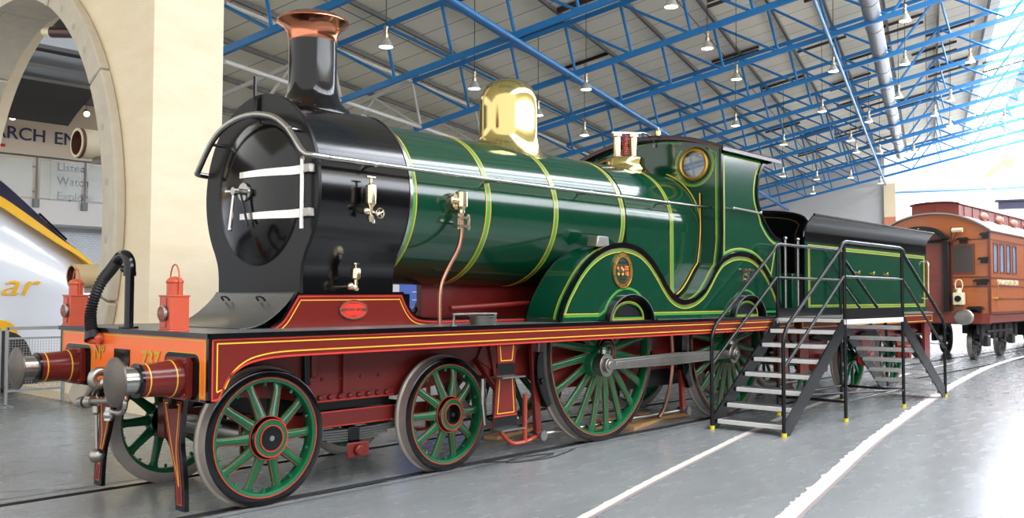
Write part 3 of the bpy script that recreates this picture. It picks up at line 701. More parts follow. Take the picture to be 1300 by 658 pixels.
# coupling rods
for s in (-1, 1):
    z = RD-.133; o = -.225 if s < 0 else .225
    xa, xb = DX[0]+o, DX[1]+o; y = s*.985
    poly = [(xa, z-.06), (xb, z-.06), (xb, z+.06), (xa, z+.06)]
    g = G(); g.prism([(xa, z-.055), (xa+1.45, z-.075), (xb, z-.055), (xb, z+.055), (xa+1.45, z+.075), (xa, z+.055)], 'y', y-.03, y+.03)
    g.prism([(xa+.2, z-.03), (xa+1.45, z-.045), (xb-.2, z-.03), (xb-.2, z+.03), (xa+1.45, z+.045), (xa+.2, z+.03)], 'y', y-.036, y+.036)
    for x in (xa, xb):
        g.cyl((x, y-s*.045, z), (x, y+s*.055, z), .13, n=32); g.cyl((x, y+s*.055, z), (x, y+s*.095, z), .085, .08, 28); g.cyl((x, y+s*.095, z), (x, y+s*.11, z), .05, .045, 20)
        g.cyl((x, y, z+.12), (x, y, z+.18), .04, .035, 14); g.cyl((x, y, z+.18), (x, y, z+.20), .028, n=12)
    part('coupling_rod', g, M['steel_dull'], bevel=.006)
# main frames
for s in (-1, 1):
    y = s*.60
    fp = [(.05, .90), (.05, 1.34), (9.2, 1.34), (9.2, .72), (8.9, .62), (7.3, .62), (6.9, .72), (6.4, .72), (6.0, .62), (4.4, .62), (4.0, .82), (3.3, .85), (2.25, .73), (1.30, .73), (1.0, .80)]
    g = G(); g.prism(fp, 'y', y-.015, y+.015, 0)
    g.ribbon([(1.32, .745), (2.22, .745)], .014, 'y', y+s*.015, s*.008, 1)
    g.box(1.30, 2.22, y, y+s*.035, .755, .80, 0); g.box(1.62, 1.65, y, y+s*.05, .80, 1.3, 0)
    f_ = part('main_frame', g, [M['maroon_dull'], M['redline']])
    for i in range(8):
        g = G(); g.sphere((1.38+i*.105, y+s*.04, .775), .026, 0, 10, 6); build('rivet', g, M['maroon_dull'], f_)
    for x, z in ((1.42, .93), (1.62, .93), (1.84, .93), (2.04, .93), (1.30, .90), (1.45, 1.15), (1.85, 1.15)):
        g = G(); g.sphere((x, y+s*.016, z), .016, 0, 8, 5); build('rivet', g, M['maroon_dull'], f_)
    g = G(); g.box(1.21, 1.27, y, y+s*.06, .90, 1.34, 0); part('hanger_bracket', g, M['black'], bevel=.01)
    g = G(); g.box(1.29, 1.36, y, y+s*.05, .95, 1.32, 0); part('hanger_bracket', g, M['maroon_dull'], bevel=.015)
# bogie frame: side bars, springs, bolster block
for s in (-1, 1):
    y = s*.60
    g = G(); g.box(BX[0]-.10, BX[1]+.3, y-.03, y+.03, .53, .64, 0); g.box(BX[0]+.55, BX[1]-.55, y+s*.03-.01, y+s*.03+.012, .515, .655, 0)
    for x in BX: g.box(x-.14, x+.14, y-.05, y+s*.07, .40, .70, 0)
    g.ribbon([(BX[0]+.55, .648), (BX[1]-.55, .648)], .010, 'y', y+s*.042, s*.003, 1); g.ribbon([(BX[0]+.55, .523), (BX[1]-.55, .523)], .010, 'y', y+s*.042, s*.003, 1)
    bf = part('bogie_frame', g, [M['maroon_dull'], M['redline']], bevel=.006)
    for k in range(5):
        g = G(); L_ = .72-.11*k; zc = .475-.022*k
        g.sheet([(1.735+L_*t/6, zc+.035*(t/6)**2*(L_/.72)) for t in range(-6, 7)], 'y', y-.05, y+.05, .017); build('spring_leaf', g, M['dkgrey'], bf)
    g = G(); g.box(1.68, 1.80, y-.06, y+.06, .36, .50); build('spring_buckle', g, M['black'], bf, bevel=.006)
    g = G(); g.box(1.62, 1.86, y-.10, y+s*.12, .24, .375, 0); g.cyl((1.74, y+s*.12, .305), (1.74, y+s*.155, .305), .055, .045, 20); build('axle_block', g, [M['maroon']], bf, bevel=.012)
g = G(); g.box(1.3, 2.2, -.58, .58, .50, .60); part('bogie_stretcher', g, M['black_soft'])
# cylinders / black block between frames
g = G(); g.box(.9, 2.2, -.58, .58, .66, 1.3); part('cylinder_block', g, M['black_soft'])
g = G(); g.box(5.9, 7.35, -.57, .57, .50, 1.34); part('ashpan', g, M['black_soft'])
for s in (-1, 1):
    for x in range(10):
        pass
# steps
for s in (-1, 1):
    y = s*1.19
    g = G()
    g.prism([(2.99, 1.19), (3.27, 1.19), (3.245, .985), (3.015, .985)], 'y', y-.008, y+.008, 0); g.prism([(3.00, .97), (3.235, .97), (3.28, .52), (3.28, .40), (2.955, .40), (2.955, .52)], 'y', y-.008, y+.008, 0)
    g.box(3.00, 3.245, y-.009, y+.009, .895, 1.01, 1); g.box(2.96, 3.285, y-.0095, y+.0095, .40, .505, 1)
    yy = y+s*.008
    g.ribbon([(3.035, 1.18), (3.05, 1.035), (3.205, 1.035), (3.225, 1.18)], .008, 'y', yy, s*.003, 2)
    g.ribbon([(3.035, .885), (3.0, .54), (3.235, .54), (3.205, .885)], .008, 'y', yy, s*.003, 2, True)
    g.ribbon([(2.962, .515), (3.275, .515)], .008, 'y', yy, s*.003, 3)
    sp_ = part('footstep', g, [M['maroon'], M['black'], M['yellow'], M['redline']])
    for z in (.875, .385):
        g = G(); g.box(2.96, 3.29, min(y, y+s*.06)-.05, max(y, y+s*.06)+.05, z, z+.014); build('step_tread', g, M['steel_dull'], sp_)
    g = G(); g.obox((3.30, s*.62, 1.0), (3.30, s*1.18, .45), .03, .05); build('step_bracket', g, M['maroon_dull'], sp_)
    # sand/steam pipe in front of the step
    g = G(); g.cyl((2.99, s*1.02, .86), (2.99, s*1.02, .62), .028, n=14); g.cyl((2.99, s*1.02, .62), (3.0, s*1.04, .42), .02, n=12); g.cyl((2.99, s*1.02, .70), (2.99, s*1.02, .76), .036, n=12); part('drain_cock', g, M['steel_dull'])
    # brake gear
    for k, x in enumerate(DX):
        xl = x-1.16 if k == 0 else x-1.13
        g = G(); g.obox((xl+.02, s*.72, 1.22), (xl+.12, s*.72, .14), .05, .09, up=(1, 0, 0)); hg = part('brake_hanger', g, M['maroon'], bevel=.006)
        cz = RD
        pts_o = [(x+(RD+.10)*cos(radians(a)), cz+(RD+.10)*sin(radians(a))) for a in range(178, 214, 4)]; pts_i = [(x+(RD+.028)*cos(radians(a)), cz+(RD+.028)*sin(radians(a))) for a in range(178, 214, 4)]
        pts_o = [(p[0]-.04*sin(pi*i/8), p[1]) for i, p in enumerate(pts_o)]
        g = G(); g.prism(pts_o+pts_i[::-1], 'y', s*.70, s*.80); mid = pts_o[4]; g.cyl((mid[0]+.05, s*.69, mid[1]), (mid[0]+.05, s*.83, mid[1]), .035, n=16); build('brake_block', g, M['black'], hg, bevel=.006)
        g = G(); g.cyl((xl+.12, s*.78, .17), (xl+.12, s*.64, .17), .04, n=14); g.cyl((xl+.12, s*.80, .17), (xl+.12, s*.81, .17), .055, n=14); build('pin', g, M['steel_dull'], hg)
    g = G(); g.tube(smooth([(4.18, s*.72, .17), (3.95, s*.74, .13), (3.70, s*.76, .14), (3.50, s*.80, .26), (3.38, s*.86, .36)], 4), .022, 8); g.cyl((3.92, s*.74, .13), (3.92, s*.74, .62), .026, n=10); part('brake_rod', g, M['redpipe'])
    g = G(); g.tube([(4.18, s*.70, .17), (7.1, s*.70, .17)], .02, 8); part('brake_rod', g, M['steel_dull'])
    g = G(); g.obox((3.55, s*.62, 1.2), (3.42, s*.62, .95), .03, .25, up=(1, 0, 0)); g.prism([(3.45, 1.19), (4.0, 1.19), (3.62, .78), (3.55, .78)], 'y', s*.64, s*.66); g.box(3.62, 3.70, s*.60, s*.70, .62, .95); part('spring_bracket', g, M['maroon_dull'])
    # drain pipes between driving wheels
    g = G(); g.tube(smooth([(6.55, s*.88, 1.19), (6.57, s*.88, .85), (6.55, s*.86, .55), (6.45, s*.84, .28), (6.35, s*.82, .16)], 4), .022, 8); part('injector_pipe', g, M['copper_pipe'])
    for x0, x1 in ((6.15, 6.21), (6.9, 6.98)):
        g = G(); g.box(x0, x1, s*.72, s*.82, .78, 1.19); part('pipe_bracket', g, M['black'])
    g = G(); g.box(8.85, 9.2, s*1.12, s*1.18, .45, 1.19, 0); g.box(8.85, 9.25, s*1.0, s*1.28, .43, .45, 1); part('footstep', g, [M['maroon'], M['steel_dull']])
# splasher undersides so the wheels run in dark wells
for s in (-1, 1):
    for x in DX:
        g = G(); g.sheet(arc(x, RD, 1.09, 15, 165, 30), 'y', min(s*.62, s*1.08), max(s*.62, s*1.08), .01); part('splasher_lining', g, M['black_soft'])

# ================================================================== LANTERNS
def lantern(x, y, label, rz=0):
    t = thing('signal_lantern', label, 'lantern', (x, y, ZP), 'red signal lanterns on the buffer beam', rotz=rz)
    def B(n, g, m, **k):
        o = build(n, g, m, None, world=False, **k); o.parent = t; o.location = (0, 0, 0); return o
    g = G(); g.box(-.085, .085, -.085, .085, .0, .014, 0); g.box(-.078, .078, -.078, .078, .014, .265, 0); g.box(-.084, .084, -.084, .084, .258, .272, 0)
    g.lathe([(.058, .272), (.058, .36), (.064, .365), (.064, .375), (.045, .40), (.0, .412)], (0, 0, 0), (0, 0, 1), 28, 0)
    g.box(-.088, -.078, -.03, .03, .03, .25, 0)
    B('body', g, M['lamp_red'], bevel=.004)
    g = G(); g.lathe([(.060, 0), (.062, -.02), (.056, -.028), (.05, -.03)], (-.078, 0, .135), (1, 0, 0), 28); g.lathe([(.064, -.004), (.064, -.0), (.05, 0)], (-.078, 0, .135), (1, 0, 0), 28); b = B('lens_ring', g, M['steel_dull'])
    g = G(); g.sphere((-.098, 0, .135), .052, 0, 20, 12, (.5, 1, 1)); B('lens', g, M['glass'])
    g = G(); g.tube(smooth([(0, -.066, .27), (0, -.07, .36), (0, -.062, .43), (0, -.035, .485), (0, 0, .50), (0, .035, .485), (0, .062, .43), (0, .07, .36), (0, .066, .27)], 4), .006, 8); B('handle', g, M['lamp_red'])
    g = G(); g.box(.085, .095, -.02, .02, .05, .24); g.box(-.06, .06, .078, .084, .03, .245, 0); B('side_plate', g, M['lamp_red'])
    return t
lantern(.075, -.60, 'red signal lantern in front of the smokebox apron, nearer the black hose standpipe', .0)
lantern(.075, 1.13, 'red signal lantern at the far end of the orange buffer beam', .0)

# ================================================================== TENDER
TE = thing('tender', 'green coal tender coupled behind the locomotive cab', 'tender', (12.6, 0, 0))
def tp(name, g, mats, parent=None, **k): return build(name, g, mats, parent or TE, **k)
T0, T1 = 9.75, 15.35
g = G(); g.box(T0-.25, T1+.05, -1.26, 1.26, 1.34, 1.375, 0); tp('running_plate', g, M['deck'])
flare = [(-1.14, 1.375), (-1.14, 2.52)]+smooth([(-1.14, 2.52), (-1.15, 2.64), (-1.19, 2.76), (-1.26, 2.85), (-1.30, 2.88)], 4)
for s in (-1, 1):
    pf = [(s*p[0]*-1, p[1]) for p in flare] if s > 0 else flare
    g = G(); fl_ = flare if s < 0 else [(-p[0], p[1]) for p in flare]
    g.sheet(fl_[:2], 'x', T0+.12, T1, .014, 0); g.sheet(fl_[2:], 'x', T0+.12, T1, .014, 3)  # upper flare coloured black for the dark reflection on its green
    y = s*1.148
    pn = [(T0+.25, 1.50), (T1-.12, 1.50), (T1-.12, 2.42), (T0+.25, 2.42)]
    g.ribbon(pn, .035, 'y', y, s*.003, 1, True); g.ribbon(offs(pn, .024, True), .008, 'y', y, s*.004, 2, True); g.ribbon(offs(pn, -.024, True), .008, 'y', y, s*.004, 2, True)
    g.box(T0+.12, T1, y, y+s*.006, 2.49, 2.54, 3)
    g.tube([(T0+.1, s*1.305, 2.885), (T1, s*1.305, 2.885)], .018, 8, 3)
    side = tp('tank_side', g, [M['green'], M['lgreen'], M['yellow'], M['black']])
    for k, ch_ in enumerate('S E C R'.split()):
        pass
    g = G(); g.tube(smooth([(T1-.1, s*1.15, 1.62), (T1-.1, s*1.22, 1.66), (T1-.1, s*1.22, 1.9), (T1-.1, s*1.22, 2.30), (T1-.1, s*1.15, 2.34)], 3), .016, 8); build('handrail', g, M['nickel'], side)
    for x in (11.9, 12.55, 13.2):
        g = G(); g.cyl((x, s*1.15, 2.05), (x, s*1.18, 2.05), .022, .018, 12); g.sphere((x, s*1.18, 2.06), .02, 0, 8, 6, (1, .6, 1.8)); build('brass_knob', g, M['brass_dull'], side)  # small brass knobs spaced along the tank side
    # outside frame
    fr_ = [(T0-.2, 1.34), (T1+.02, 1.34), (T1+.02, 1.14)]
    g = G(); bt = [(T1+.02, 1.12), (T1-.1, .95)]
    wxs = (10.55, 12.45, 14.35)
    pts = []
    for x in wxs[::-1]: pts += [(x+.55, .95), (x+.35, .95), (x+.30, .55), (x+.15, .48), (x-.15, .48), (x-.30, .55), (x-.35, .95), (x-.55, .95)]
    g.prism([(T0-.2, 1.34), (T1+.02, 1.34), (T1+.02, 1.0)]+pts+[(T0-.2, 1.0)], 'y', s*1.03-.012, s*1.03+.012, 0)
    g.box(T0-.25, T1+.02, s*1.225, s*1.245, 1.17, 1.34, 0); g.ribbon([(T0-.2, 1.20), (T1, 1.20), (T1, 1.31), (T0-.2, 1.31)], .010, 'y', s*1.245, s*.003, 1, True)
    of = tp('outside_frame', g, [M['maroon'], M['yellow']])
    for x in wxs:
        g = G(); g.box(x-.13, x+.13, s*1.03, s*1.14, .48, .76); g.cyl((x, s*1.14, .62), (x, s*1.17, .62), .09, .08, 20); build('axlebox', g, M['maroon_dull'], of, bevel=.012)
        for k in range(5):
            g = G(); L_ = .46-.08*k; g.sheet([(x+L_*t/6, 1.07-.02*k-.05*(t/6)**2*(L_/.46)) for t in range(-6, 7)], 'y', s*1.06, s*1.15, .016); build('spring_leaf', g, M['black_soft'], of)
    for x0, x1 in ((T1-.3, T1), (T0-.2, T0+.1)):
        g = G(); g.box(x0, x1, s*1.15, s*1.20, .45, 1.2); g.box(x0, x1, s*1.05, s*1.24, .43, .45); tp('footstep', g, M['maroon'])
    g = G(); g.cyl((T0-.18, s*1.17, 1.375), (T0-.18, s*1.17, 2.5), .02, n=10); g.sphere((T0-.18, s*1.17, 2.5), .03, 0, 10, 6); tp('pillar_rail', g, M['steel'])
g = G(); bulk = [(-1.12, 1.375), (1.12, 1.375), (1.12, 2.62)]+[(1.22*cos(pi*i/20), 2.62+.37*sin(pi*i/20)**.42) for i in range(1, 20)]+[(-1.12, 2.62)]
g.prism(bulk, 'x', T0+.10, T0+.13, 0); g.ribbon(bulk[2:], .03, 'x', T0+.10, -.012, 1)
pn = [(-1.0, 2.0), (1.0, 2.0), (1.0, 2.6)]+[(1.08*cos(pi*i/20), 2.60+.30*sin(pi*i/20)**.42) for i in range(1, 20)]+[(-1.0, 2.6)]
g.ribbon(pn, .012, 'x', T0+.10, -.004, 2, True); g.ribbon([(-1.0, 1.5), (1.0, 1.5), (1.0, 1.9), (-1.0, 1.9)], .012, 'x', T0+.1, -.004, 2, True)
tp('front_bulkhead', g, [M['black'], M['black_soft'], M['brass_dull']])
for s in (-1, 1):
    g = G(); g.box(T0-.1, T0+.1, s*.825-.22, s*.825+.22, 1.375, 2.0); tp('tool_locker', g, M['green'], bevel=.01)
g = G(); g.box(T0+.13, T1-.012, -1.13, 1.13, 1.375, 2.5); tp('tank', g, M['black_soft'])
g = G(); g.box(T1-.012, T1, -1.14, 1.14, 1.375, 2.6, 0); tp('rear_panel', g, [M['green']])
g = G(); g.sheet([(y_/10*1.30, 2.875+.0*y_) for y_ in range(-10, 11)], 'x', T1-.9, T1-.01, .012); g.box(T0+.4, T1-.9, -1.1, 1.1, 2.5, 2.52); tp('tank_top', g, M['black'])
g = G(); g.tube(smooth([(T0+.2, -.15, 3.02), (T0+.22, -.15, 3.12), (T0+.3, -.15, 3.22), (T0+.28, -.15, 3.32), (T0+.16, -.15, 3.36)], 4), .02, 8); tp('fire_iron_hook', g, M['black'])
tw = make_wheel(TE, (10.55, -.82, .62), .62, 10, 'tender')
for x in wxs:
    for s in (-1, 1):
        if (x, s) != (10.55, -1): copy_tree(tw, TE, (x, s*.82, .62), pi if s > 0 else 0)
    g = G(); g.cyl((x, -1.0, .62), (x, 1.0, .62), .07, n=16); tp('axle', g, M['steel_dull'])
g = G(); g.box(T1+.0, T1+.05, -1.2, 1.2, .95, 1.34); tp('rear_beam', g, M['maroon'])
for s in (-1, 1):
    g = G(); g.lathe([(0, 0), (.13, 0), (.12, .3), (.09, .3), (.09, .45), (.17, .47), (.16, .50), (0, .51)], (T1+.05, s*.87, 1.05), (1, 0, 0), 28); tp('rear_buffer', g, M['steel_dull'])
# ================================================================== ACCESS STAIRS
ST = thing('access_stairs', 'black steel visitor steps with silver treads beside the tender', 'stairs', (9.8, -1.75, 0))
def sp4(name, g, mats, parent=None, **k): return build(name, g, mats, parent or ST, **k)
M['tube_black'] = mat('black_powder_coated_tube', (12, 12, 14), .22, 0, 0, spec=.4)
M['grate'] = mat('galvanised_tread', (226, 224, 220), .5, 0, 0, .1, 20)
M['grate_dark'] = mat('dark_grating', (92, 92, 94), .5, .6, 0, .2, 30)
M['yfoot'] = mat('yellow_rubber_foot', (226, 206, 40), .5)
ya, yb_ = -1.27, -2.22
XF, XT0, XT1, XR = 6.86, 8.66, 10.88, 12.85
zt = 1.37
def tread(x0, x1, z, y0=yb_+.03, y1=ya-.03, rev=False):
    g = G(); g.box(x0, x1, y0, y1, z-.05, z, 0); xs = x0 if not rev else x1
    g.box(x0+.03, x1-.005, y0+.02, y1-.02, z, z+.003, 1)
    return g
N = 7
for i in range(N):
    u = (i+.0)/N; x = XF+.10+(XT0-XF-.10)*i/N; z = .10+(zt-.10)*i/N*1.0
    sp4('tread', tread(x-.02, x+.25, z+.02), [M['grate'], M['grate_dark']], bevel=.004)
for i in range(N):
    x = XR-.15-(XR-XT1-.15)*i/N; z = .10+(zt-.10)*i/N
    sp4('tread', tread(x-.25, x+.02, z+.02), [M['grate'], M['grate_dark']], bevel=.004)
g = G(); g.box(XT0, XT1, yb_, ya, zt-.06, zt-.01, 0); g.box(XT0, XT1, yb_+.03, ya-.03, zt-.012, zt, 1)
sp4('platform_deck', g, [M['grate'], M['grate_dark']])
for y in (ya, yb_):
    g = G(); g.box(XT0, XT1, y-.012, y+.012, zt-.02, zt+.12, 0); g.box(XT0, XT1, y-.018, y+.018, zt-.085, zt-.02, 1); sp4('kick_plate', g, [M['tube_black'], M['grate']])
    g = G(); g.obox((XF+.02, y, .04), (XT0, y, zt-.10), .02, .20); sp4('stringer', g, M['tube_black'])
    g = G(); g.obox((XR-.02, y, .04), (XT1, y, zt-.10), .02, .20); sp4('stringer', g, M['tube_black'])
    for x in (XT0+.03, XT1-.0):
        g = G(); g.cyl((x, y, .03), (x, y, 2.36), .024, n=14); ps = sp4('post', g, M['tube_black'])
        g = G(); g.cyl((x, y, 0), (x, y, .045), .032, n=14); o_ = build('rubber_foot', g, M['yfoot'], ps)
    # hand rails
    for (xf, xt) in ((XF, XT0), (XR, XT1)):
        sg = 1 if xt > xf else -1
        g = G(); g.tube([(xf, y, .03), (xf, y, 1.10)]+smooth([(xf, y, 1.12), (xf+sg*.03, y, 1.20), (xf+sg*.12, y, 1.31)], 4)+smooth([(xt-sg*.10, y, 2.28), (xt-sg*.02, y, 2.36), (xt+sg*.10, y, 2.39)], 4)+[((XT0+XT1)/2, y, 2.39)], .024, 12)
        rl = sp4('handrail', g, M['tube_black'])
        g = G(); g.cyl((xf, y, 0), (xf, y, .045), .032, n=14); build('rubber_foot', g, M['yfoot'], rl)
        g = G(); g.tube([(xf+sg*.0, y, .80), (xt-sg*.0, y, 1.92)], .020, 10); sp4('mid_rail', g, M['tube_black'])
    g = G(); g.tube([(XT0, y, 1.92), (XT1, y, 1.92)], .020, 10); sp4('mid_rail', g, M['tube_black'])
    g = G(); g.tube([(XT0+.03, y, .26), (XT1, y, .26)], .020, 8); sp4('base_rail', g, M['tube_black'])
g = G()
for x in (XT0+.03, XT1): g.tube([(x, ya, .26), (x, yb_, .26)], .020, 8)
g.tube([(XT0+.03, ya, .26), (XT1, yb_, .26)], .016, 8)
sp4('base_rail', g, M['tube_black'])

# ================================================================== COACH
CY = .87; CX = 22.24; CL = 17.0; HW = 1.38
CO = thing('railway_coach', 'varnished wooden railway coach with a clerestory roof behind the tender', 'railway coach', (CX+CL/2, CY, 0))
def cpt(name, g, mats, parent=None, **k): return build(name, g, mats, parent or CO, **k)
M['teak'] = mat('varnished_teak', (176, 92, 40), .3, 0, .6, .22, 3, stretch=(1, 1, 6))
M['teak_dark'] = mat('dark_teak_moulding', (108, 44, 26), .35, 0, .5, .1, 4)
M['coach_red'] = mat('red_brown_paint', (128, 52, 40), .4, 0, .3, .08, 3)
M['roofgrey'] = mat('grey_coach_roof', (150, 142, 138), .55, 0, 0, .1, 4)
M['cream'] = mat('cream_lamp_paint', (232, 222, 184), .4, 0, .3)
M['window_blue'] = mat('coach_window_glass', (120, 160, 196), .08, 0, .5, .5, 2.5)
M['under'] = mat('grimy_underframe', (44, 40, 40), .6, .1, 0, .3, 6)
zb, ze, za = 1.22, 3.36, 3.86
rz_ = lambda y: ze+(za-ze)*(1-(abs(y)/HW)**2.2)
sec = [(-HW, zb), (HW, zb), (HW, ze)]+[(HW*cos(pi*i/24), rz_(HW*cos(pi*i/24))) for i in range(1, 24)]+[(-HW, ze)]
sec = [(CY+p[0], p[1]) for p in sec]
g = G(); g.prism(sec, 'x', CX, CX+.05, 0)
nb = 14; 
for s in (-1, 1):
    y = CY+s*HW
    holes = []
    xs = [CX+.30]; x = CX+.30
    for k in range(16):
        holes.append([(x, 2.30), (x+.40, 2.30), (x+.40, 3.06), (x, 3.06)][::-1]); x += .62 if k % 4 != 3 else 1.35
    g.prism([(CX, zb), (CX+CL, zb), (CX+CL, ze), (CX, ze)], 'y', y-.02, y+.02, 0, holes=[h for h in holes if h[0][0] < CX+CL-.6])
body = cpt('body', g, [M['teak'], M['teak_dark']])
for s in (-1, 1):
    y = CY+s*HW
    for h in holes:
        if h[0][0] > CX+CL-.6: continue
        x0 = min(p[0] for p in h); g = G(); g.ribbon([(x0, 2.30), (x0+.40, 2.30), (x0+.40, 3.06), (x0, 3.06)], .05, 'y', y+s*.02, s*.012, 0, True); w = build('window_frame', g, M['teak_dark'], body)
        g = G(); g.box(x0, x0+.40, y-.006, y+.006, 2.30, 3.06); build('pane', g, M['window_blue'], body)
    for z, h_ in ((2.16, .04), (1.95, .03), (3.14, .04), (3.33, .05), (1.62, .02), (1.26, .06)):
        g = G(); g.box(CX, CX+CL, y+s*.02, y+s*.035, z-h_/2, z+h_/2); build('moulding', g, M['teak_dark'], body)
text('lettering', 'DYNAMOMETER CAR', .19, (CX+.62, CY-HW-.026, 2.05), (1, 0, 0), (0, 0, 1), .004, M['cream'], body, align='LEFT', bold=.004, sx=1.15)
# end details
ye = CX-.002
g = G(); A = [(CY+.28+.74*cos(radians(a)), 3.12+.42*sin(radians(a))) for a in range(0, 181, 10)]
o_ = [(CY-.46, 1.28), (CY-.46, 3.12)]+A[1:-1]+[(CY+1.02, 3.12), (CY+1.02, 1.28)]
A2 = [(CY+.28+.60*cos(radians(a)), 3.10+.30*sin(radians(a))) for a in range(0, 181, 10)]
i_ = [(CY-.32, 1.28), (CY-.32, 3.10)]+A2[1:-1]+[(CY+.88, 3.10), (CY+.88, 1.28)]
g = G(); g.prism(o_, 'x', CX-.22, CX, 0, holes=[i_[::-1]]); vb = cpt('vestibule', g, M['black'], bevel=.01)
g = G(); g.sphere((CX-.225, CY+.28, 3.47), .02, 0, 8, 6); build('bolt', g, M['nickel'], vb)
g = G(); g.box(CX-.05, CX-.003, CY-.32, CY+.88, 1.28, 3.12); g.prism(A2+[(CY-.32, 3.08)][:0], 'x', CX-.05, CX-.003)
for y0 in (CY-.22, CY+.32): 
    for z0, z1 in ((1.4, 2.1), (2.2, 3.05)): g.ribbon([(y0, z0), (y0+.45, z0), (y0+.45, z1), (y0, z1)], .03, 'x', CX-.05, -.015, 1, True)
build('gangway_door', g, [M['coach_red'], M['teak_dark']], vb)
g = G(); g.ribbon([(CY-1.02, 2.28), (CY-.50-.0, 2.28), (CY-.50, 3.02), (CY-1.02, 3.02)], .05, 'x', CX, -.03, 0, True); w = build('window_frame', g, M['teak_dark'], body)
g = G(); g.box(CX-.01, CX-.004, CY-1.02, CY-.50, 2.28, 3.02); M['dark_glass'] = mat('dark_window_glass', (52, 44, 46), .1, 0, .8); build('pane', g, M['dark_glass'], body)
g = G(); g.box(CX-.02, CX, CY-HW, CY-.5, 2.16, 2.20); g.box(CX-.02, CX, CY-HW, CY-.5, 3.14, 3.17); g.box(CX-.02, CX, CY-HW, CY-.5, 1.92, 1.95); g.box(CX-.03, CX+.04, CY-HW-.03, CY-HW+.03, zb, ze); g.box(CX-.02, CX, CY-.5, CY-.46, 1.3, 3.5)
build('moulding', g, M['teak_dark'], body)
for (yy, zz, w_) in ((CY-.78, 3.14, .16), (CY-1.27, 2.62, .14), (CY-1.20, 2.06, .2), (CY-1.05, 1.36, .22), (CY-1.30, 3.25, .12)):
    g = G(); g.prism([(yy-w_, zz), (yy+w_, zz), (yy+w_*.7, zz+.06), (yy-w_*.7, zz+.07)], 'x', CX-.16, CX); g.box(CX-.05, CX, yy-w_*.6, yy+w_*.6, zz-.09, zz); cpt('step_bracket', g, M['black'])
g = G(); g.tube([(CX-.05, CY-.50, 3.05), (CX-.16, CY-.60, 3.20), (CX-.16, CY-.66, 3.34)], .02, 8, 0); cpt('lamp_bracket', g, M['teak_dark'])
g = G(); g.cyl((CX-.16, CY-.54, 3.40), (CX-.16, CY-.80, 3.40), .06, n=16); cpt('end_lamp', g, M['cream'])
# roof
g = G(); pr = [(CY-HW-.06, ze-.01)]+[(CY-(HW+.05)*cos(pi*i/28), rz_(HW*cos(pi*i/28))+.02) for i in range(1, 28)]+[(CY+HW+.06, ze-.01)]
g.sheet(pr, 'x', CX-.10, CX+CL, .04, 0); rf = cpt('roof', g, M['roofgrey'])
cl = [(CY-.60, 3.74), (CY+.60, 3.74), (CY+.60, 4.10)]+[(CY+.60*cos(pi*i/12), 4.10+.07*sin(pi*i/12)) for i in range(1, 12)]+[(CY-.60, 4.10)]
g = G(); g.prism(cl, 'x', CX+.25, CX+CL-.3, 0); g.sheet([(CY+.64*cos(pi*i/12), 4.12+.08*sin(pi*i/12)) for i in range(0, 13)], 'x', CX+.18, CX+CL-.2, .03, 1); g.ribbon([(CY, 3.85), (CY, 4.12)], .03, 'x', CX+.25, -.02, 1)
for s in (-1, 1):
    for k in range(22): g.box(CX+.7+k*.75, CX+.74+k*.75, CY+s*.60, CY+s*.615, 3.8, 4.1, 1)
build('clerestory', g, [M['coach_red'], M['coach_red']], rf)
M['vent'] = mat('pink_red_ventilator', (196, 130, 112), .5)
for k in range(9):
    for s in (-1, 1):
        x = CX+1.3+k*1.55; y = CY+s*.92; z = rz_(.92)+.03
        g = G(); g.cyl((x, y, z-.03), (x, y, z+.09), .07, n=14); g.lathe([(0, -.24), (.06, -.18), (.11, -.06), (.11, .06), (.06, .18), (0, .24)], (x, y, z+.15), (1, 0, 0), 16); build('roof_ventilator', g, M['vent'], rf)
# underframe
g = G(); g.box(CX-.04, CX+.1, CY-HW, CY+HW, .98, 1.25, 0); g.box(CX, CX+CL, CY-HW+.03, CY-HW+.12, 1.0, 1.2, 0); g.box(CX, CX+CL, CY+HW-.12, CY+HW-.03, 1.0, 1.2, 0); g.box(CX+.1, CX+CL, CY-1.1, CY+1.1, .95, 1.2, 1); cpt('underframe', g, [M['coach_red'], M['under']])
for s in (-1, 1):
    g = G(); g.cyl((CX-.04, CY+s*.87, 1.12), (CX-.4, CY+s*.87, 1.12), .09, .075, 20); bf = cpt('buffer', g, M['under'])
    g = G(); g.sphere((CX-.44, CY+s*.87, 1.15), .25, 0, 28, 14, (.18, 1, .82)); build('buffer_head', g, M['steel_dull'], bf)
g = G(); g.tube(smooth([(CX-.1, CY+.3, .95), (CX-.3, CY+.28, .7), (CX-.3, CY+.1, .5), (CX-.15, CY-.1, .45), (CX+.1, CY-.3, .45)], 4), .03, 8); cpt('brake_hose', g, M['steel_dull'])
for bx0 in (CX+2.2, CX+CL-2.6):
    for s in (-1, 1):
        y = CY+s*.98
        g = G(); g.prism([(bx0-1.9, .95), (bx0+1.9, .95), (bx0+1.9, .7), (bx0+1.55, .62), (bx0+1.45, .38), (bx0+1.05, .38), (bx0+.95, .62), (bx0-.95, .62), (bx0-1.05, .38), (bx0-1.45, .38), (bx0-1.55, .62), (bx0-1.9, .7)], 'y', y-.02, y+.02, 0)
        for k in (-1.25, 1.25): g.box(bx0+k-.15, bx0+k+.15, y, y+s*.12, .36, .62, 0)
        for k in (-1.7, -.6, 0, .6, 1.7): g.cyl((bx0+k, y+s*.04, .55), (bx0+k, y+s*.04, .95), .06, n=10)
        g.box(bx0-1.2, bx0+1.2, y+s*.01, y+s*.08, .72, .78); cpt('bogie_frame', g, M['under'], bevel=.01)
cw = make_wheel(CO, (23.2, CY-.80, .46), .46, 9, 'coach', redline=False)
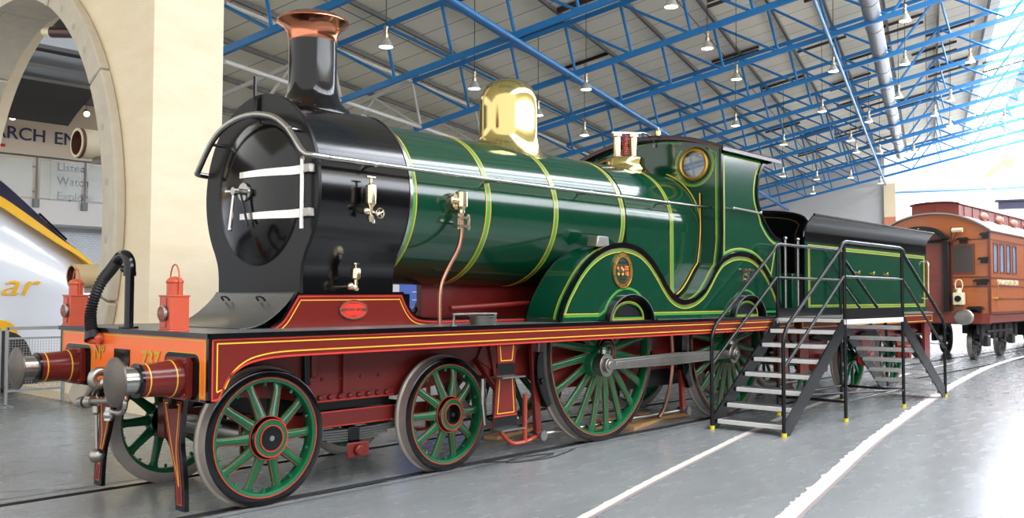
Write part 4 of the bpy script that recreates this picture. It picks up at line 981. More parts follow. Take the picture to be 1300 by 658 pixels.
for x in (23.2, 25.7, CX+CL-3.85, CX+CL-1.35):
    for s in (-1, 1):
        if (x, s) != (23.2, -1): copy_tree(cw, CO, (x, CY+s*.80, .46), pi if s > 0 else 0)
g = G(); g.box(CX+5.5, CX+11.5, CY-1.0, CY-.9, .45, .95); g.box(CX+6, CX+8, CY-1.1, CY+1, .5, .95); cpt('battery_box', g, M['under'])
# grab rail at the corner
g = G(); g.tube([(CX+.42, CY-HW-.08, 1.42), (CX+.42, CY-HW-.08, 2.05)], .015, 6); g.cyl((CX+.42, CY-HW, 1.62), (CX+.42, CY-HW-.11, 1.62), .04, n=10); cpt('grab_rail', g, M['brass_dull'])
# tail lamp (rests on its bracket)
TL = thing('tail_lamp', 'cream square lamp with a dark lens hung on the end of the wooden coach', 'lamp', (CX-.17, CY-.69, 1.45))
def tl(n, g, m, **k): return build(n, g, m, TL, **k)
yy = CY-.69; xx = CX-.17
g = G(); g.box(xx-.10, xx+.10, yy-.13, yy+.13, 1.46, 1.78, 0); g.cyl((xx, yy, 1.78), (xx, yy, 1.90), .07, .06, 18); tl('body', g, M['cream'], bevel=.02)
g = G(); g.tube(smooth([(xx, yy-.07, 1.86), (xx, yy-.09, 1.98), (xx, yy-.05, 2.10), (xx, yy+.05, 2.10), (xx, yy+.09, 1.98), (xx, yy+.07, 1.86)], 4), .014, 8); tl('handle', g, M['cream'])
g = G(); g.cyl((xx-.10, yy, 1.62), (xx-.13, yy, 1.62), .08, n=20); tl('lens', g, M['black'])
g = G(); g.box(CX-.27, CX, yy-.05, yy+.05, 1.435, 1.455); cpt('lamp_shelf', g, M['black'])

# ================================================================== FLOOR
def floor_mat():
    m = mat('grey_painted_floor', (134, 139, 142), .27, 0, 0, spec=.22); nt = m.node_tree; b = nt.nodes['Principled BSDF']
    tc = nt.nodes.new('ShaderNodeTexCoord')
    n1 = nt.nodes.new('ShaderNodeTexNoise'); n1.inputs['Scale'].default_value = .7; n1.inputs['Detail'].default_value = 8; n1.inputs['Roughness'].default_value = .6
    n2 = nt.nodes.new('ShaderNodeTexNoise'); n2.inputs['Scale'].default_value = 5; n2.inputs['Detail'].default_value = 8
    mp = nt.nodes.new('ShaderNodeMapping'); mp.inputs['Scale'].default_value = (.5, 1.6, 1); nt.links.new(tc.outputs['Object'], mp.inputs[0])
    nt.links.new(mp.outputs[0], n1.inputs['Vector']); nt.links.new(mp.outputs[0], n2.inputs['Vector'])
    r1 = nt.nodes.new('ShaderNodeValToRGB'); r1.color_ramp.elements[0].position = .3; r1.color_ramp.elements[1].position = .72
    r1.color_ramp.elements[0].color = rgb(124, 127, 128); r1.color_ramp.elements[1].color = rgb(136, 139, 140)
    nt.links.new(n1.outputs['Fac'], r1.inputs[0])
    mx = nt.nodes.new('ShaderNodeMixRGB'); mx.blend_type = 'OVERLAY'; mx.inputs[0].default_value = .10
    nt.links.new(r1.outputs[0], mx.inputs[1]); nt.links.new(n2.outputs['Fac'], mx.inputs[2]); nt.links.new(mx.outputs[0], b.inputs['Base Color'])
    mr = nt.nodes.new('ShaderNodeMapRange'); mr.inputs['From Min'].default_value = .3; mr.inputs['From Max'].default_value = .7; mr.inputs['To Min'].default_value = .20; mr.inputs['To Max'].default_value = .30
    nt.links.new(n2.outputs['Fac'], mr.inputs[0]); nt.links.new(mr.outputs[0], b.inputs['Roughness'])
    return m
M['floor'] = floor_mat()
M['groove'] = mat('dark_rail_groove', (44, 44, 46), .7)
g = G(); X0, X1 = -14, 84
for y0, y1 in ((-22, -.755), (-.655, .655), (.755, 46)): g.add([(X0, y0, 0), (X1, y0, 0), (X1, y1, 0), (X0, y1, 0)], [(0, 1, 2, 3)], 0)
for s in (-1, 1):
    a, b = s*.655, s*.755; g.add([(X0, a, -.05), (X1, a, -.05), (X1, b, -.05), (X0, b, -.05), (X0, a, 0), (X1, a, 0), (X1, b, 0), (X0, b, 0)], [(0, 1, 2, 3), (0, 1, 5, 4), (3, 2, 6, 7)], 1)
struct('floor', g, [M['floor'], M['groove']])
for s, lb in ((-1, 'near rail set flush in the floor under the green locomotive'), (1, 'far rail set flush in the floor behind the bogie wheels')):
    g = G(); g.box(X0, X1, min(s*.70, s*.757), max(s*.70, s*.757), -.05, -.001) if False else g.box(X0, 70, min(s*.757, s*.80), max(s*.757, s*.80), -.05, .0015)
    tag(build('rail', g, M['steel_dull']), lb, 'rail', 'rails under the locomotive')
M['filler'] = mat('pale_rail_filler', (206, 200, 192), .6, 0, 0, .12, 5)
M['filler_pink'] = mat('old_floor_paint', (150, 138, 136), .45)
def strip(pts, w, seed, rag):
    rnd = random.Random(seed); P = smooth(pts, 24); g = G()
    L_ = offs(P, w/2); R_ = offs(P, -w/2)
    L_ = [(p[0]+rnd.uniform(-1, 1)*rag*.3, p[1]+max(0, rnd.gauss(0, rag))) for p in L_]
    vs = [(p[0], p[1], .003) for p in L_]+[(p[0], p[1], .003) for p in R_]; n = len(P)
    g.add(vs, [(i, i+1, n+i+1, n+i) for i in range(n-1)], 0)
    vs = [(p[0], p[1], .002) for p in R_]+[(p[0], p[1], .002) for p in offs(P, -w/2-.035)]; g.add(vs, [(i, i+1, n+i+1, n+i) for i in range(n-1)], 1)
    return g
tag(build('embedded_rail', strip([(-4, -4.4), (-1, -3.65), (2.12, -2.88), (3.73, -2.47), (6.73, -1.78), (9, -1.32), (13, -.68), (18, -.08), (24, .25), (34, .4)], .075, 3, .006), [M['filler'], M['filler_pink']]), 'pale flush rail strip running in front of and under the visitor steps', 'floor rail')
tag(build('embedded_rail', strip([(-4, -5.75), (0, -4.75), (3.15, -4.0), (4.35, -3.73), (6.97, -3.15), (8.8, -2.8), (11.94, -2.22), (15, -1.7), (18.1, -1.22), (21.5, -.8), (26, -.5), (34, -.4)], .13, 5, .022), [M['filler'], M['filler_pink']]), 'wider ragged pale rail strip curving across the open floor towards the wooden coach', 'floor rail')
M['joint'] = mat('floor_joint', (168, 166, 162), .6); M['joint_dark'] = mat('dark_floor_joint', (66, 66, 68), .7)
def joint(p, q, w, m, lb):
    d = Vector((q[0]-p[0], q[1]-p[1], 0)).normalized(); n = Vector((-d.y, d.x, 0))*w/2; g = G()
    g.add([(p[0]+n.x, p[1]+n.y, .0025), (q[0]+n.x, q[1]+n.y, .0025), (q[0]-n.x, q[1]-n.y, .0025), (p[0]-n.x, p[1]-n.y, .0025)], [(0, 1, 2, 3)])
    o = build('floor_joint', g, m); tag(o, lb, 'floor joint')
joint((1.9, -.84), (4.6, -2.30), .012, M['joint'], 'thin pale joint crossing the floor between the bogie and the pale rail strip')
joint((6.1, -3.1), (14.5, -8.0), .012, M['joint'], 'thin pale joint crossing the open floor right of the wide rail strip')
joint((-6, .92), (14, .92), .014, M['joint_dark'], 'long dark joint beside the far rail')
joint((-6, -.90), (30, -.90), .014, M['joint_dark'], 'long dark joint beside the near rail')
joint((-1.5, 1.9), (.8, .4), .010, M['joint_dark'], 'short dark crack left of the far bogie wheel')
# planks under the locomotive
M['wood'] = mat('pale_pine', (196, 152, 104), .6, 0, 0, .22, 4, stretch=(1, 8, 8))
for i, (x, y, a, l, lb) in enumerate(((6.3, -.15, 8, 1.7, 'longest pine plank lying under the firebox'), (6.6, -.42, 14, 1.1, 'pine plank nearest the near rail between the driving wheels'), (7.2, -.25, -4, 1.3, 'pine plank by the rear driving wheel brake hanger'), (4.9, .28, 12, 1.1, 'pale plank lying behind the front step and brake rod'), (6.9, .12, 3, 1.2, 'pine plank furthest back under the firebox'))):
    g = G(); g.box(-l/2, l/2, -.09, .09, 0, .045); o = build('timber_plank', g, M['wood'], None, loc=(x, y, .001+.0*i), world=False, bevel=.004, rotz=radians(a)); tag(o, lb, 'plank', 'planks on the floor under the locomotive')
g = G(); pts = smooth([(3.25, -.80, .01), (3.6, -1.02, .01), (4.1, -.98, .01), (3.7, -.86, .01), (3.4, -.98, .01), (3.9, -1.1, .01), (4.5, -.95, .01)], 6); g.tube(pts, .007, 6); tag(build('cable', g, M['rubber']), 'thin black cable looped on the floor below the footstep', 'cable')

# ================================================================== PILLAR WALL, TUNNEL RING
def stone():
    m = mat('cream_stone', (236, 220, 190), .75, 0, 0, .0); nt = m.node_tree; b = nt.nodes['Principled BSDF']
    tc = nt.nodes.new('ShaderNodeTexCoord'); mp = nt.nodes.new('ShaderNodeMapping'); mp.inputs['Scale'].default_value = (.8, .8, 2.6); nt.links.new(tc.outputs['Object'], mp.inputs[0])
    n = nt.nodes.new('ShaderNodeTexNoise'); n.inputs['Scale'].default_value = 1.3; n.inputs['Detail'].default_value = 9; n.inputs['Roughness'].default_value = .65; n.inputs['Distortion'].default_value = .2; nt.links.new(mp.outputs[0], n.inputs['Vector'])
    r = nt.nodes.new('ShaderNodeValToRGB'); r.color_ramp.elements[0].position = .25; r.color_ramp.elements[0].color = rgb(232, 212, 178); r.color_ramp.elements[1].position = .75; r.color_ramp.elements[1].color = rgb(242, 228, 200)
    nt.links.new(n.outputs['Fac'], r.inputs[0]); nt.links.new(r.outputs[0], b.inputs['Base Color']); return m
M['stone'] = stone()
M['concrete'] = mat('weathered_concrete', (196, 186, 168), .8, 0, 0, .16, 5, bump=.3)
M['concrete_in'] = mat('tunnel_lining_concrete', (176, 168, 152), .85, 0, 0, .25, 3, bump=.4)
RY, RZ, RI = 10.07, 2.81, 3.92
wx0, wx1 = 2.68, 3.74
outer = [(5.0, 0), (15.5, 0), (15.5, 8.6), (5.0, 8.6)]
hole = [(RY+(RI+.25)*cos(radians(a)), max(.02, RZ+(RI+.25)*sin(radians(a)))) for a in range(-40, 221, 4)]
g = G(); g.prism(outer, 'x', wx0, wx1, 0, holes=[hole[::-1]])
struct('wall_left', g, M['stone'], smooth_angle=25)
TR = thing('tunnel_ring', 'pale concrete tunnel lining ring framing the arch in the cream wall', 'tunnel lining', (3.0, RY, 0))
angs = [-44, -8, 21, 52, 83, 117, 150, 197, 224]
for a0, a1 in zip(angs[:-1], angs[1:]):
    g = G(); pf = arc(RY, RZ, RI+.42, a0+.25, a1-.25, 12)+arc(RY, RZ, RI, a1-.25, a0+.25, 12)
    pf = [(p[0], max(.0, p[1])) for p in pf]
    g.prism(pf, 'x', wx0-.16, wx0-.004, 0)
    pf = arc(RY, RZ, RI+.235, a0+.25, a1-.25, 12)+arc(RY, RZ, RI, a1-.25, a0+.25, 12); pf = [(p[0], max(.0, p[1])) for p in pf]
    g.prism(pf, 'x', wx0-.004, wx1-.30, 0); sg = build('ring_segment', g, M['concrete'], TR, bevel=.025)
    for f in (.25, .5, .75):
        a = radians(a0+(a1-a0)*f); yy, zz = RY+(RI+.16)*cos(a), RZ+(RI+.16)*sin(a)
        if zz > .3: g = G(); g.cyl((wx0-.163, yy, zz), (wx0-.155, yy, zz), .055, n=16); build('bolt_pocket', g, M['concrete_in'], sg)
# ================================================================== DRUMS in the ring
M['drum_tan'] = mat('tan_pipe', (196, 172, 128), .6, 0, 0, .1, 5); M['drum_cream'] = mat('cream_pipe', (206, 196, 168), .6, 0, 0, .12, 4); M['brown_in'] = mat('brown_pipe_lining', (96, 56, 44), .6, 0, 0, .2, 5)
def drum(x, y, z, r, l, m, lb, wy):
    t = thing('pipe_section', lb, 'pipe', (x, y, z-r))
    g = G(); g.lathe([(r*.82, l*.7), (r*.82, 0), (r, 0), (r, l), (0, l)], (x, y, z), (1, 0, 0), 32, 0, ms=[1, 0, 0, 0]); g.lathe([(0, l*.7), (r*.82, l*.7)], (x, y, z), (1, 0, 0), 32, 1)
    build('pipe_shell', g, [m, M['brown_in']], t)
    g = G(); g.lathe([(r*.98, .02), (r*1.03, .02), (r*1.03, .07), (r*.98, .07)], (x, y, z), (1, 0, 0), 32); build('flange', g, M['brown_in'] if z > 3 else m, t)
    g = G(); g.box(x+l*.3, x+l*.45, wy, y, z-r-.08, z-r+.02); g.box(x+l*.3, x+l*.45, wy, wy+.05, z-r-.35, z-r+.1); build('bracket', g, M['steel_dull'], t)
drum(3.2, 8.70, 4.22, .25, .9, M['drum_cream'], 'cream pipe section with a brown mouth, high inside the tunnel ring below the blue lettering', 6.42)
drum(3.05, 8.42, 1.96, .20, .7, M['drum_tan'], 'tan pipe section low inside the tunnel ring behind the ribbed black hose', 6.26)
g = G(); g.cyl((3.25, 9.95, 6.36), (3.55, 9.35, 6.30), .10, n=20, m=0); g.cyl((3.25, 9.95, 6.36), (3.17, 10.11, 6.376), .10, .07, n=20, m=1); g.cyl((3.55, 9.35, 6.30), (3.60, 9.25, 6.29), .10, .08, n=20, m=1)
g.cyl((3.4, 9.65, 6.36), (3.4, 9.65, 6.72), .02, n=8, m=1)
tag(build('floodlight', g, [mat('dark_red_housing', (64, 18, 18), .35, 0, .4), M['cream']]), 'dark red cylindrical light fixed under the top of the tunnel ring', 'light')

# ================================================================== HIGH SPEED TRAIN
M['train_white'] = mat('white_train_paint', (226, 230, 240), .22, 0, .7); M['train_yellow'] = mat('train_yellow_paint', (250, 190, 16), .3, 0, .5); M['train_navy'] = mat('navy_train_windscreen', (40, 36, 66), .12, 0, .9)
HT = thing('high_speed_train', 'white high speed train nose with a yellow stripe standing in the tunnel ring', 'train', (1.5, 10.9, 0))
ty = 9.60; tc_ = 10.95
# nose profile along x : top line height of the side
prof = smooth([(-6, 3.62), (0, 3.62), (1.6, 3.60), (2.34, 3.30), (2.66, 3.10), (2.98, 2.88), (3.38, 2.62), (3.87, 2.26), (4.4, 1.80), (4.75, 1.30), (4.85, .95), (4.7, .62)], 4)
vs = []; K = 26; n = 0; g = G()
for x, zt_ in prof:
    w = 1.35*(1 if x < 2.5 else max(.35, sqrt(max(0, 1-((x-2.5)/2.75)**2.2))))
    row = []
    for k in range(K+1):
        a = pi*k/K; c, s_ = cos(a), sin(a)
        yy = tc_-w*(abs(c)**.42)*(1 if c >= 0 else -1); zz = .55+(zt_-.55+.18*min(1, max(0, 1)))*(s_**.42 if s_ > 0 else 0)
        row.append((x, yy, zz))
    vs += row; n += 1
fs = []; ms_ = []
for j in range(n-1):
    for k in range(K): fs.append((j*(K+1)+k, j*(K+1)+k+1, (j+1)*(K+1)+k+1, (j+1)*(K+1)+k))
g.add(vs, fs); g.m = [0 for f in fs]
hb = build('train_body', g, [M['train_white'], M['train_yellow']], HT, smooth_angle=60)
# stripe and windscreen edge as raised bands following the side
def band_side(top, bot, th, name, m, y0=ty-.035):
    g = G(); n = len(top)
    vs = [(p[0], y0, p[1]) for p in top]+[(p[0], y0, p[1]) for p in bot]+[(p[0], y0+.5, p[1]+.0) for p in top]+[(p[0], y0+.05, p[1]) for p in bot]
    g.add(vs, [(i, i+1, n+i+1, n+i) for i in range(n-1)]+[(i, i+1, 2*n+i+1, 2*n+i) for i in range(n-1)]+[(n+i, n+i+1, 3*n+i+1, 3*n+i) for i in range(n-1)]); return build(name, g, m, hb)
up = smooth([(-3, 3.78), (1.2, 3.66), (1.8, 3.56), (2.34, 3.30), (2.66, 3.10), (2.98, 2.88), (3.38, 2.60), (3.60, 2.46), (3.87, 2.24), (4.1, 2.03)], 4)
dn = [(p[0], p[1]-.17*min(1, max(.35, (4.6-p[0])/1.9))) for p in up]
band_side(up, dn, .02, 'yellow_stripe', M['train_yellow'])
up2 = [(p[0], p[1]+.26*min(1, max(.05, (3.55-p[0])/1.2))) for p in up if p[0] < 3.62]; band_side(up2, [p for p in up if p[0] < 3.62], .02, 'windscreen', M['train_navy'], ty-.03)
g = G(); g.tube([(2.95, ty-.06, 3.05), (3.42, ty-.06, 2.62)], .02, 6); build('wiper', g, M['black'], hb)
text('lettering', 'ar', .54, (2.36, ty-.015, 1.80), (1, 0, 0), (0, 0, 1), .004, M['train_yellow'], hb, align='LEFT', shear=.32, bold=-.002, sx=1.3)
g = G(); g.prism(smooth([(1.2, .62), (1.8, 1.05), (2.3, 1.22), (2.62, 1.10), (2.7, .62)], 5), 'y', ty-.03, ty+.02); build('yellow_flash', g, M['train_yellow'], hb)
g = G(); g.prism(smooth([(1.5, .1), (1.9, .80), (2.35, 1.04), (2.75, .9), (2.95, .4), (3.0, .1)], 5), 'y', ty-.06, ty+.02); g.box(-6, 4.3, ty+.1, 12.2, .12, .60); build('bogie_cover', g, M['under'], hb)
g = G(); g.box(3.0, 4.6, ty+.1, 12.1, .15, .75); build('skirt', g, M['train_white'], hb)
# ================================================================== BARRIER
M['barrier'] = mat('galvanised_barrier', (176, 182, 184), .42, .5)
def barrier(x0, x1, y, lb):
    t = thing('mesh_barrier', lb, 'barrier', ((x0+x1)/2, y, 0), 'mesh barriers by the train')
    g = G()
    for x in (x0, x1): g.box(x-.02, x+.02, y-.02, y+.02, .0, 1.16)
    g.box(x0, x1, y-.02, y+.02, 1.12, 1.17); g.box(x0, x1, y-.015, y+.015, .98, 1.01); g.box(x0, x1, y-.015, y+.015, .20, .235)
    build('frame', g, M['barrier'], t)
    g = G(); k = x0
    while k < x1: g.box(k-.0018, k+.0018, y-.0018, y+.0018, .22, 1.0); k += .04
    z = .26
    while z < .98: g.box(x0, x1, y-.0018, y+.0018, z-.0018, z+.0018); z += .04
    build('wire_mesh', g, M['barrier'], t)
    for x in (x0, x1):
        g = G(); g.box(x-.02, x+.02, y-.28, y+.28, 0, .02); build('foot', g, M['barrier'], t)
barrier(-.8, 1.70, 7.6, 'grey mesh barrier panel furthest left, mostly outside the picture')
barrier(1.80, 2.62, 7.6, 'grey mesh barrier panel left of the orange buffer beam')
# ================================================================== SEARCH ENGINE BALCONY
M['plaster'] = mat('white_plaster', (232, 228, 224), .7); M['sign_wall'] = mat('cream_sign_wall', (226, 208, 188), .6, 0, 0, .05, 1)
M['navy_text'] = mat('navy_lettering', (48, 44, 92), .5); M['dark_ceiling'] = mat('dark_ceiling_paint', (110, 108, 104), .8, 0, 0, .2, 1)
M['silver_beam'] = mat('silver_beam', (150, 154, 158), .4, .6)
def brick():
    m = mat('white_painted_brick', (226, 228, 232), .6); nt = m.node_tree; b = nt.nodes['Principled BSDF']
    tc = nt.nodes.new('ShaderNodeTexCoord'); mp = nt.nodes.new('ShaderNodeMapping'); mp.inputs['Rotation'].default_value = (radians(90), 0, 0); nt.links.new(tc.outputs['Object'], mp.inputs[0])
    t = nt.nodes.new('ShaderNodeTexBrick'); t.inputs['Scale'].default_value = 3.2; t.inputs['Color1'].default_value = rgb(228, 230, 234); t.inputs['Color2'].default_value = rgb(218, 221, 228); t.inputs['Mortar'].default_value = rgb(186, 190, 198); t.inputs['Mortar Size'].default_value = .02
    nt.links.new(mp.outputs[0], t.inputs['Vector']); nt.links.new(t.outputs['Color'], b.inputs['Base Color']); return m
M['brick'] = brick()
g = G(); g.box(-14, 22, 25.2, 25.4, 0, 4.1); struct('wall_back', g, M['brick'])
BA = thing('balcony', 'white mezzanine balcony with a glass balustrade seen through the tunnel ring', 'balcony', (11, 24.6, 3.9))
g = G(); g.box(-14, 22, 23.9, 25.6, 3.95, 4.72); build('balcony_edge', g, M['plaster'], BA)
for i in range(9):
    x = 4.72+i*1.53+.5
    g = G(); g.box(x-.03, x+.03, 23.80, 23.84, 4.50, 6.05); g.box(x-.09, x+.09, 23.78, 23.9, 4.45, 4.72)
    for z in (4.95, 5.75): g.box(x-.14, x+.04, 23.82, 23.86, z-.02, z+.02)
    build('balustrade_post', g, mat('grey_post', (126, 128, 130), .5) if i == 0 else bpy.data.materials['grey_post'], BA)
    g = G(); g.box(x-1.42, x-.11, 23.84, 23.852, 4.76, 5.98); build('glass_panel', g, mat('balustrade_glass', (190, 204, 196), .12, 0, 0, alpha=.3) if i == 0 else bpy.data.materials['balustrade_glass'], BA)
g = G(); g.tube([(4, 23.82, 6.08), (20, 23.82, 6.08)], .03, 8); build('balustrade_rail', g, M['steel_dull'], BA)
g = G(); g.box(-14, 22, 26.9, 27.1, 4.0, 8.6); sw = struct('wall_sign', g, M['sign_wall'])
k_ = (26.9+7.096)/(24+7.096)
t = thing('wall_lettering', 'x', 'sign', (8.5, 26.88, 7.0))
text('word_lettering', 'SEARCH', .62, (7.34, 26.88, 7.24), (1, 0, 0), (0, 0, 1), .01, M['navy_text'], t, align='LEFT', bold=.004, sx=1.05)
text('word_lettering', 'ENGINE', .62, (9.98, 26.88, 7.24), (1, 0, 0), (0, 0, 1), .01, M['navy_text'], t, align='LEFT', bold=.004, sx=1.05)
# position the lettering so that ARCH EN reads through the ring
tag(t, 'navy capital lettering on the cream wall above the glass balcony', 'sign')
M['red_neon'] = mat('red_tube', (206, 40, 44), .4)
for z, x1, lb in ((6.78, 8.15, 'upper red rod on the cream sign wall'), (6.42-.15, 7.95, 'lower red rod on the cream sign wall')):
    g = G(); g.cyl((4.2, 26.85, z), (x1+.2, 26.85, z), .05, n=10); tag(build('red_rod', g, M['red_neon']), lb, 'rod', 'red rods on the sign wall')
PO = thing('wall_poster', 'pale wall panel listing listen, watch, explore behind the glass balustrade', 'poster', (10.6, 26.86, 4.8))
g = G(); g.box(9.9+.0, 12.4, 26.86, 26.89, 4.9, 6.6); build('panel', g, mat('pale_pink_panel', (222, 212, 206), .6), PO)
for z, s_ in ((6.22, 'Listen'), (5.72, 'Watch'), (5.18, 'Explore')): text('lettering', s_, .42, (10.1, 26.85, z), (1, 0, 0), (0, 0, 1), .005, M['navy_text'], PO, align='LEFT')
M['spot'] = mat('lit_spotlight_lens', (255, 240, 210), .4, emit=(255, 244, 220), estr=6)
for x, z, lb in ((8.25, 7.62, 'brightest spotlight under the dark ceiling above the lettering'), (8.95, 7.85, 'smaller spotlight right of the brightest one above the lettering'), (10.7, 8.1, 'spotlight furthest right under the dark ceiling, near the arch edge')):
    T_ = thing('spotlight', lb, 'spotlight', (x, 25.9, z-.1), 'spotlights above the balcony')
    g = G(); g.cyl((x, 25.9, z), (x+.05, 26.1, z+.14), .12, .07, 14); g.cyl((x+.03, 26.0, z+.1), (x+.03, 26.0, 8.6), .015, n=6); build('housing', g, M['steel_dull'], T_)
    g = G(); g.cyl((x-.01, 25.88, z-.01), (x, 25.9, z), .10, n=14); build('lens', g, M['spot'], T_)
g = G(); g.prism([(-14, 17.5), (3.76, 17.5), (3.76, 15.6), (8.9, 15.6), (14.2, 24.5), (14.2, 27.1), (-14, 27.1)], 'z', 8.62, 8.75); struct('ceiling_mezzanine', g, M['dark_ceiling'])
for i, (y, z) in enumerate(((16.5, 7.95), (18.6, 7.95), (20.7, 8.05), (23.6, 8.42))):
    g = G(); xe = 8.2+(y-15)*.58; g.box(3.8, xe, y-.12, y+.12, z-.16, z+.19); g.box(3.8, xe, y-.2, y+.2, z-.17, z-.14); tag(build('ceiling_beam', g, M['silver_beam']), ['nearest', 'second', 'third', 'furthest'][i]+' silver beam under the dark ceiling seen through the arch', 'beam', 'silver beams under the mezzanine ceiling')
M['canopy'] = mat('dark_curved_canopy', (78, 76, 74), .7, 0, 0, .15, 1)
g = G(); g.sheet([(20.4+i*.33, 8.25-.018*i*i*.45) for i in range(12)], 'x', 5.2, 9.3, .08); g2 = build('ceiling_canopy', g, M['canopy']); tag(g2, 'dark curved canopy hanging below the ceiling seen through the arch', 'canopy')

# ================================================================== HALL ROOF (L along the hall, T across)
PSI = .3046; CXY = Vector((-3.376, -7.096, 0))
LV = Vector((cos(PSI), sin(PSI), 0)); TV = Vector((-sin(PSI), cos(PSI), 0))
H0, SL, DT = 10.645, .23, 1.60
def LT(l, t, z): return CXY+LV*l+TV*t+Vector((0, 0, z))
def hb_(t): return H0-SL*t
M['blue'] = mat('blue_steel_paint', (30, 120, 184), .42, 0, .2, .06, 2); M['white_steel'] = mat('white_steel_paint', (206, 202, 194), .5)
M['purlin'] = mat('dark_grey_purlin', (116, 112, 106), .55, .2); M['darkbar'] = mat('dark_brown_bar', (58, 48, 44), .6)
def panels():
    m = mat('roof_panels', (230, 222, 208), .7); nt = m.node_tree; b = nt.nodes['Principled BSDF']
    tc = nt.nodes.new('ShaderNodeTexCoord'); t = nt.nodes.new('ShaderNodeTexBrick'); t.offset = 0
    mp = nt.nodes.new('ShaderNodeMapping'); mp.inputs['Rotation'].default_value = (0, 0, radians(90)); nt.links.new(tc.outputs['Object'], mp.inputs[0])
    t.inputs['Scale'].default_value = 1; t.inputs['Brick Width'].default_value = 7.1; t.inputs['Row Height'].default_value = 1.18; t.inputs['Mortar Size'].default_value = .018
    t.inputs['Color1'].default_value = rgb(240, 230, 206); t.inputs['Color2'].default_value = rgb(234, 224, 202); t.inputs['Mortar'].default_value = rgb(110, 100, 90)
    nt.links.new(mp.outputs[0], t.inputs['Vector'])
    n = nt.nodes.new('ShaderNodeTexNoise'); n.inputs['Scale'].default_value = .8; n.inputs['Detail'].default_value = 6; nt.links.new(tc.outputs['Object'], n.inputs['Vector'])
    mx = nt.nodes.new('ShaderNodeMixRGB'); mx.blend_type = 'OVERLAY'; mx.inputs[0].default_value = .25; nt.links.new(t.outputs['Color'], mx.inputs[1]); nt.links.new(n.outputs['Fac'], mx.inputs[2]); nt.links.new(mx.outputs[0], b.inputs['Base Color']); return m
M['panels'] = panels()
def bldLT(name, g, mats, parent=None, **k):
    """verts given as (l, t, z) in the hall's own axes"""
    o = build(name, g, mats, parent, world=False, loc=tuple(CXY) if parent is None else (0, 0, 0), **k)
    if parent is None: o.rotation_euler = (0, 0, PSI)
    else: o.location = (0, 0, 0)
    return o
ROOFZ = lambda t: hb_(t)+DT*1.026+.30
LE, L0 = 72.3, -2.0
g = G(); rp = [(L0, -2.7), (LE, -2.7), (LE, 24), (25.4, 24), (17.6, 16.4), (L0, 16.4)]; g.add([(a, b, ROOFZ(b)) for a, b in rp]+[(a, b, ROOFZ(b)+.12) for a, b in rp], [tuple(range(6)), tuple(range(6, 12))]+[(i, (i+1) % 6, 6+(i+1) % 6, 6+i) for i in range(6)])
c_ = bldLT('ceiling', g, M['panels']); c_['kind'] = 'structure'
M['rooflight'] = mat('rooflight_glazing', (250, 250, 255), .5, emit=(244, 248, 255), estr=15.0)
tr = [-2.7, -4.9, -6.6, -8.3]
zr = lambda t: ROOFZ(-2.7)+(-2.7-t)*.10
for i, (t0, t1) in enumerate(zip(tr[:-1], tr[1:])):
    g = G(); g.add([(L0, t0, zr(t0)), (LE, t0, zr(t0)), (LE, t1+.55, zr(t1+.55)), (L0, t1+.55, zr(t1+.55))], [(0, 1, 2, 3)]); w = bldLT('window_%d' % (i+1), g, M['rooflight']); w['kind'] = 'structure'
g = G()
for t_ in tr[1:]: g.box(L0, LE, t_, t_+.55, zr(t_)-.1, zr(t_)+.1)
w = bldLT('trim_1', g, M['white_steel']); w['kind'] = 'structure'
g = G(); g.add([(L0, -8.3, zr(-8.3)), (LE, -8.3, zr(-8.3)), (LE, -20, 12.0), (L0, -20, 12.0)], [(0, 1, 2, 3)]); w = bldLT('ceiling_right', g, M['panels']); w['kind'] = 'structure'
# side wall of the hall behind the photographer's right hand
M['hallwall'] = mat('grey_hall_wall', (52, 50, 48), .8); M['greywall'] = mat('grey_end_wall', (196, 194, 192), .8); M['pil'] = mat('cream_pilaster', (232, 212, 176), .8); M['orange_brick'] = mat('orange_brick', (206, 128, 92), .8, 0, 0, .1, 8)
g = G(); g.box(-10, LE, -20.2, -20, 0, 8.0); w = bldLT('wall_right', g, M['hallwall']); w['kind'] = 'structure'
M['side_glow'] = mat('added_side_glow', (250, 250, 252), .6, emit=(240, 246, 255), estr=9.0)
g = G(); g.box(-10, LE, -20.15, -20.05, 8.0, 12.0); w = bldLT('window_4', g, M['side_glow']); w['kind'] = 'structure'  # unseen glowing strip added above the wall to light ceiling and boiler
g = G()
for k in range(28): g.box(-10+k*3, -9.8+k*3, -20.03, -19.9, 8.0, 12.0)
w = bldLT('trim_4', g, M['white_steel']); w['kind'] = 'structure'  # bars across the added glowing strip
g = G(); g.prism([(2.9, 0), (26, 0), (26, ROOFZ(26)), (2.9, ROOFZ(2.9))], 'x', LE, LE+.3); w = bldLT('wall_far', g, M['greywall']); w['kind'] = 'structure'
g = G(); g.box(LE-.3, LE+.3, 2.15, 2.95, 7.5, 9.95, 0); g.box(LE-.3, LE+.3, 2.15, 2.95, 0, 7.5, 1); w = bldLT('trim_2', g, [M['pil'], M['orange_brick']]); w['kind'] = 'structure'
M['bright'] = mat('glowing_white_wall', (250, 250, 252), .6, emit=(250, 250, 255), estr=1.15)  # white end wall; emission stands in for the daylight falling on it
g = G(); g.prism([(-20, 0), (2.15, 0), (2.15, ROOFZ(2.15)), (-2.7, ROOFZ(-2.7)), (-20, ROOFZ(-2.7)+1)], 'x', LE, LE+.3); w = bldLT('window_5', g, M['bright']); w['kind'] = 'structure'
M['paleblue'] = mat('pale_blue_rail', (120, 164, 214), .5)
g = G(); g.box(LE-.12, LE-.02, -13, -4.0, 9.20, 9.36); g.box(LE-.12, LE-.02, -3.75, 2.15, 9.38-.18, 9.36); w = bldLT('trim_3', g, M['paleblue']); w['kind'] = 'structure'
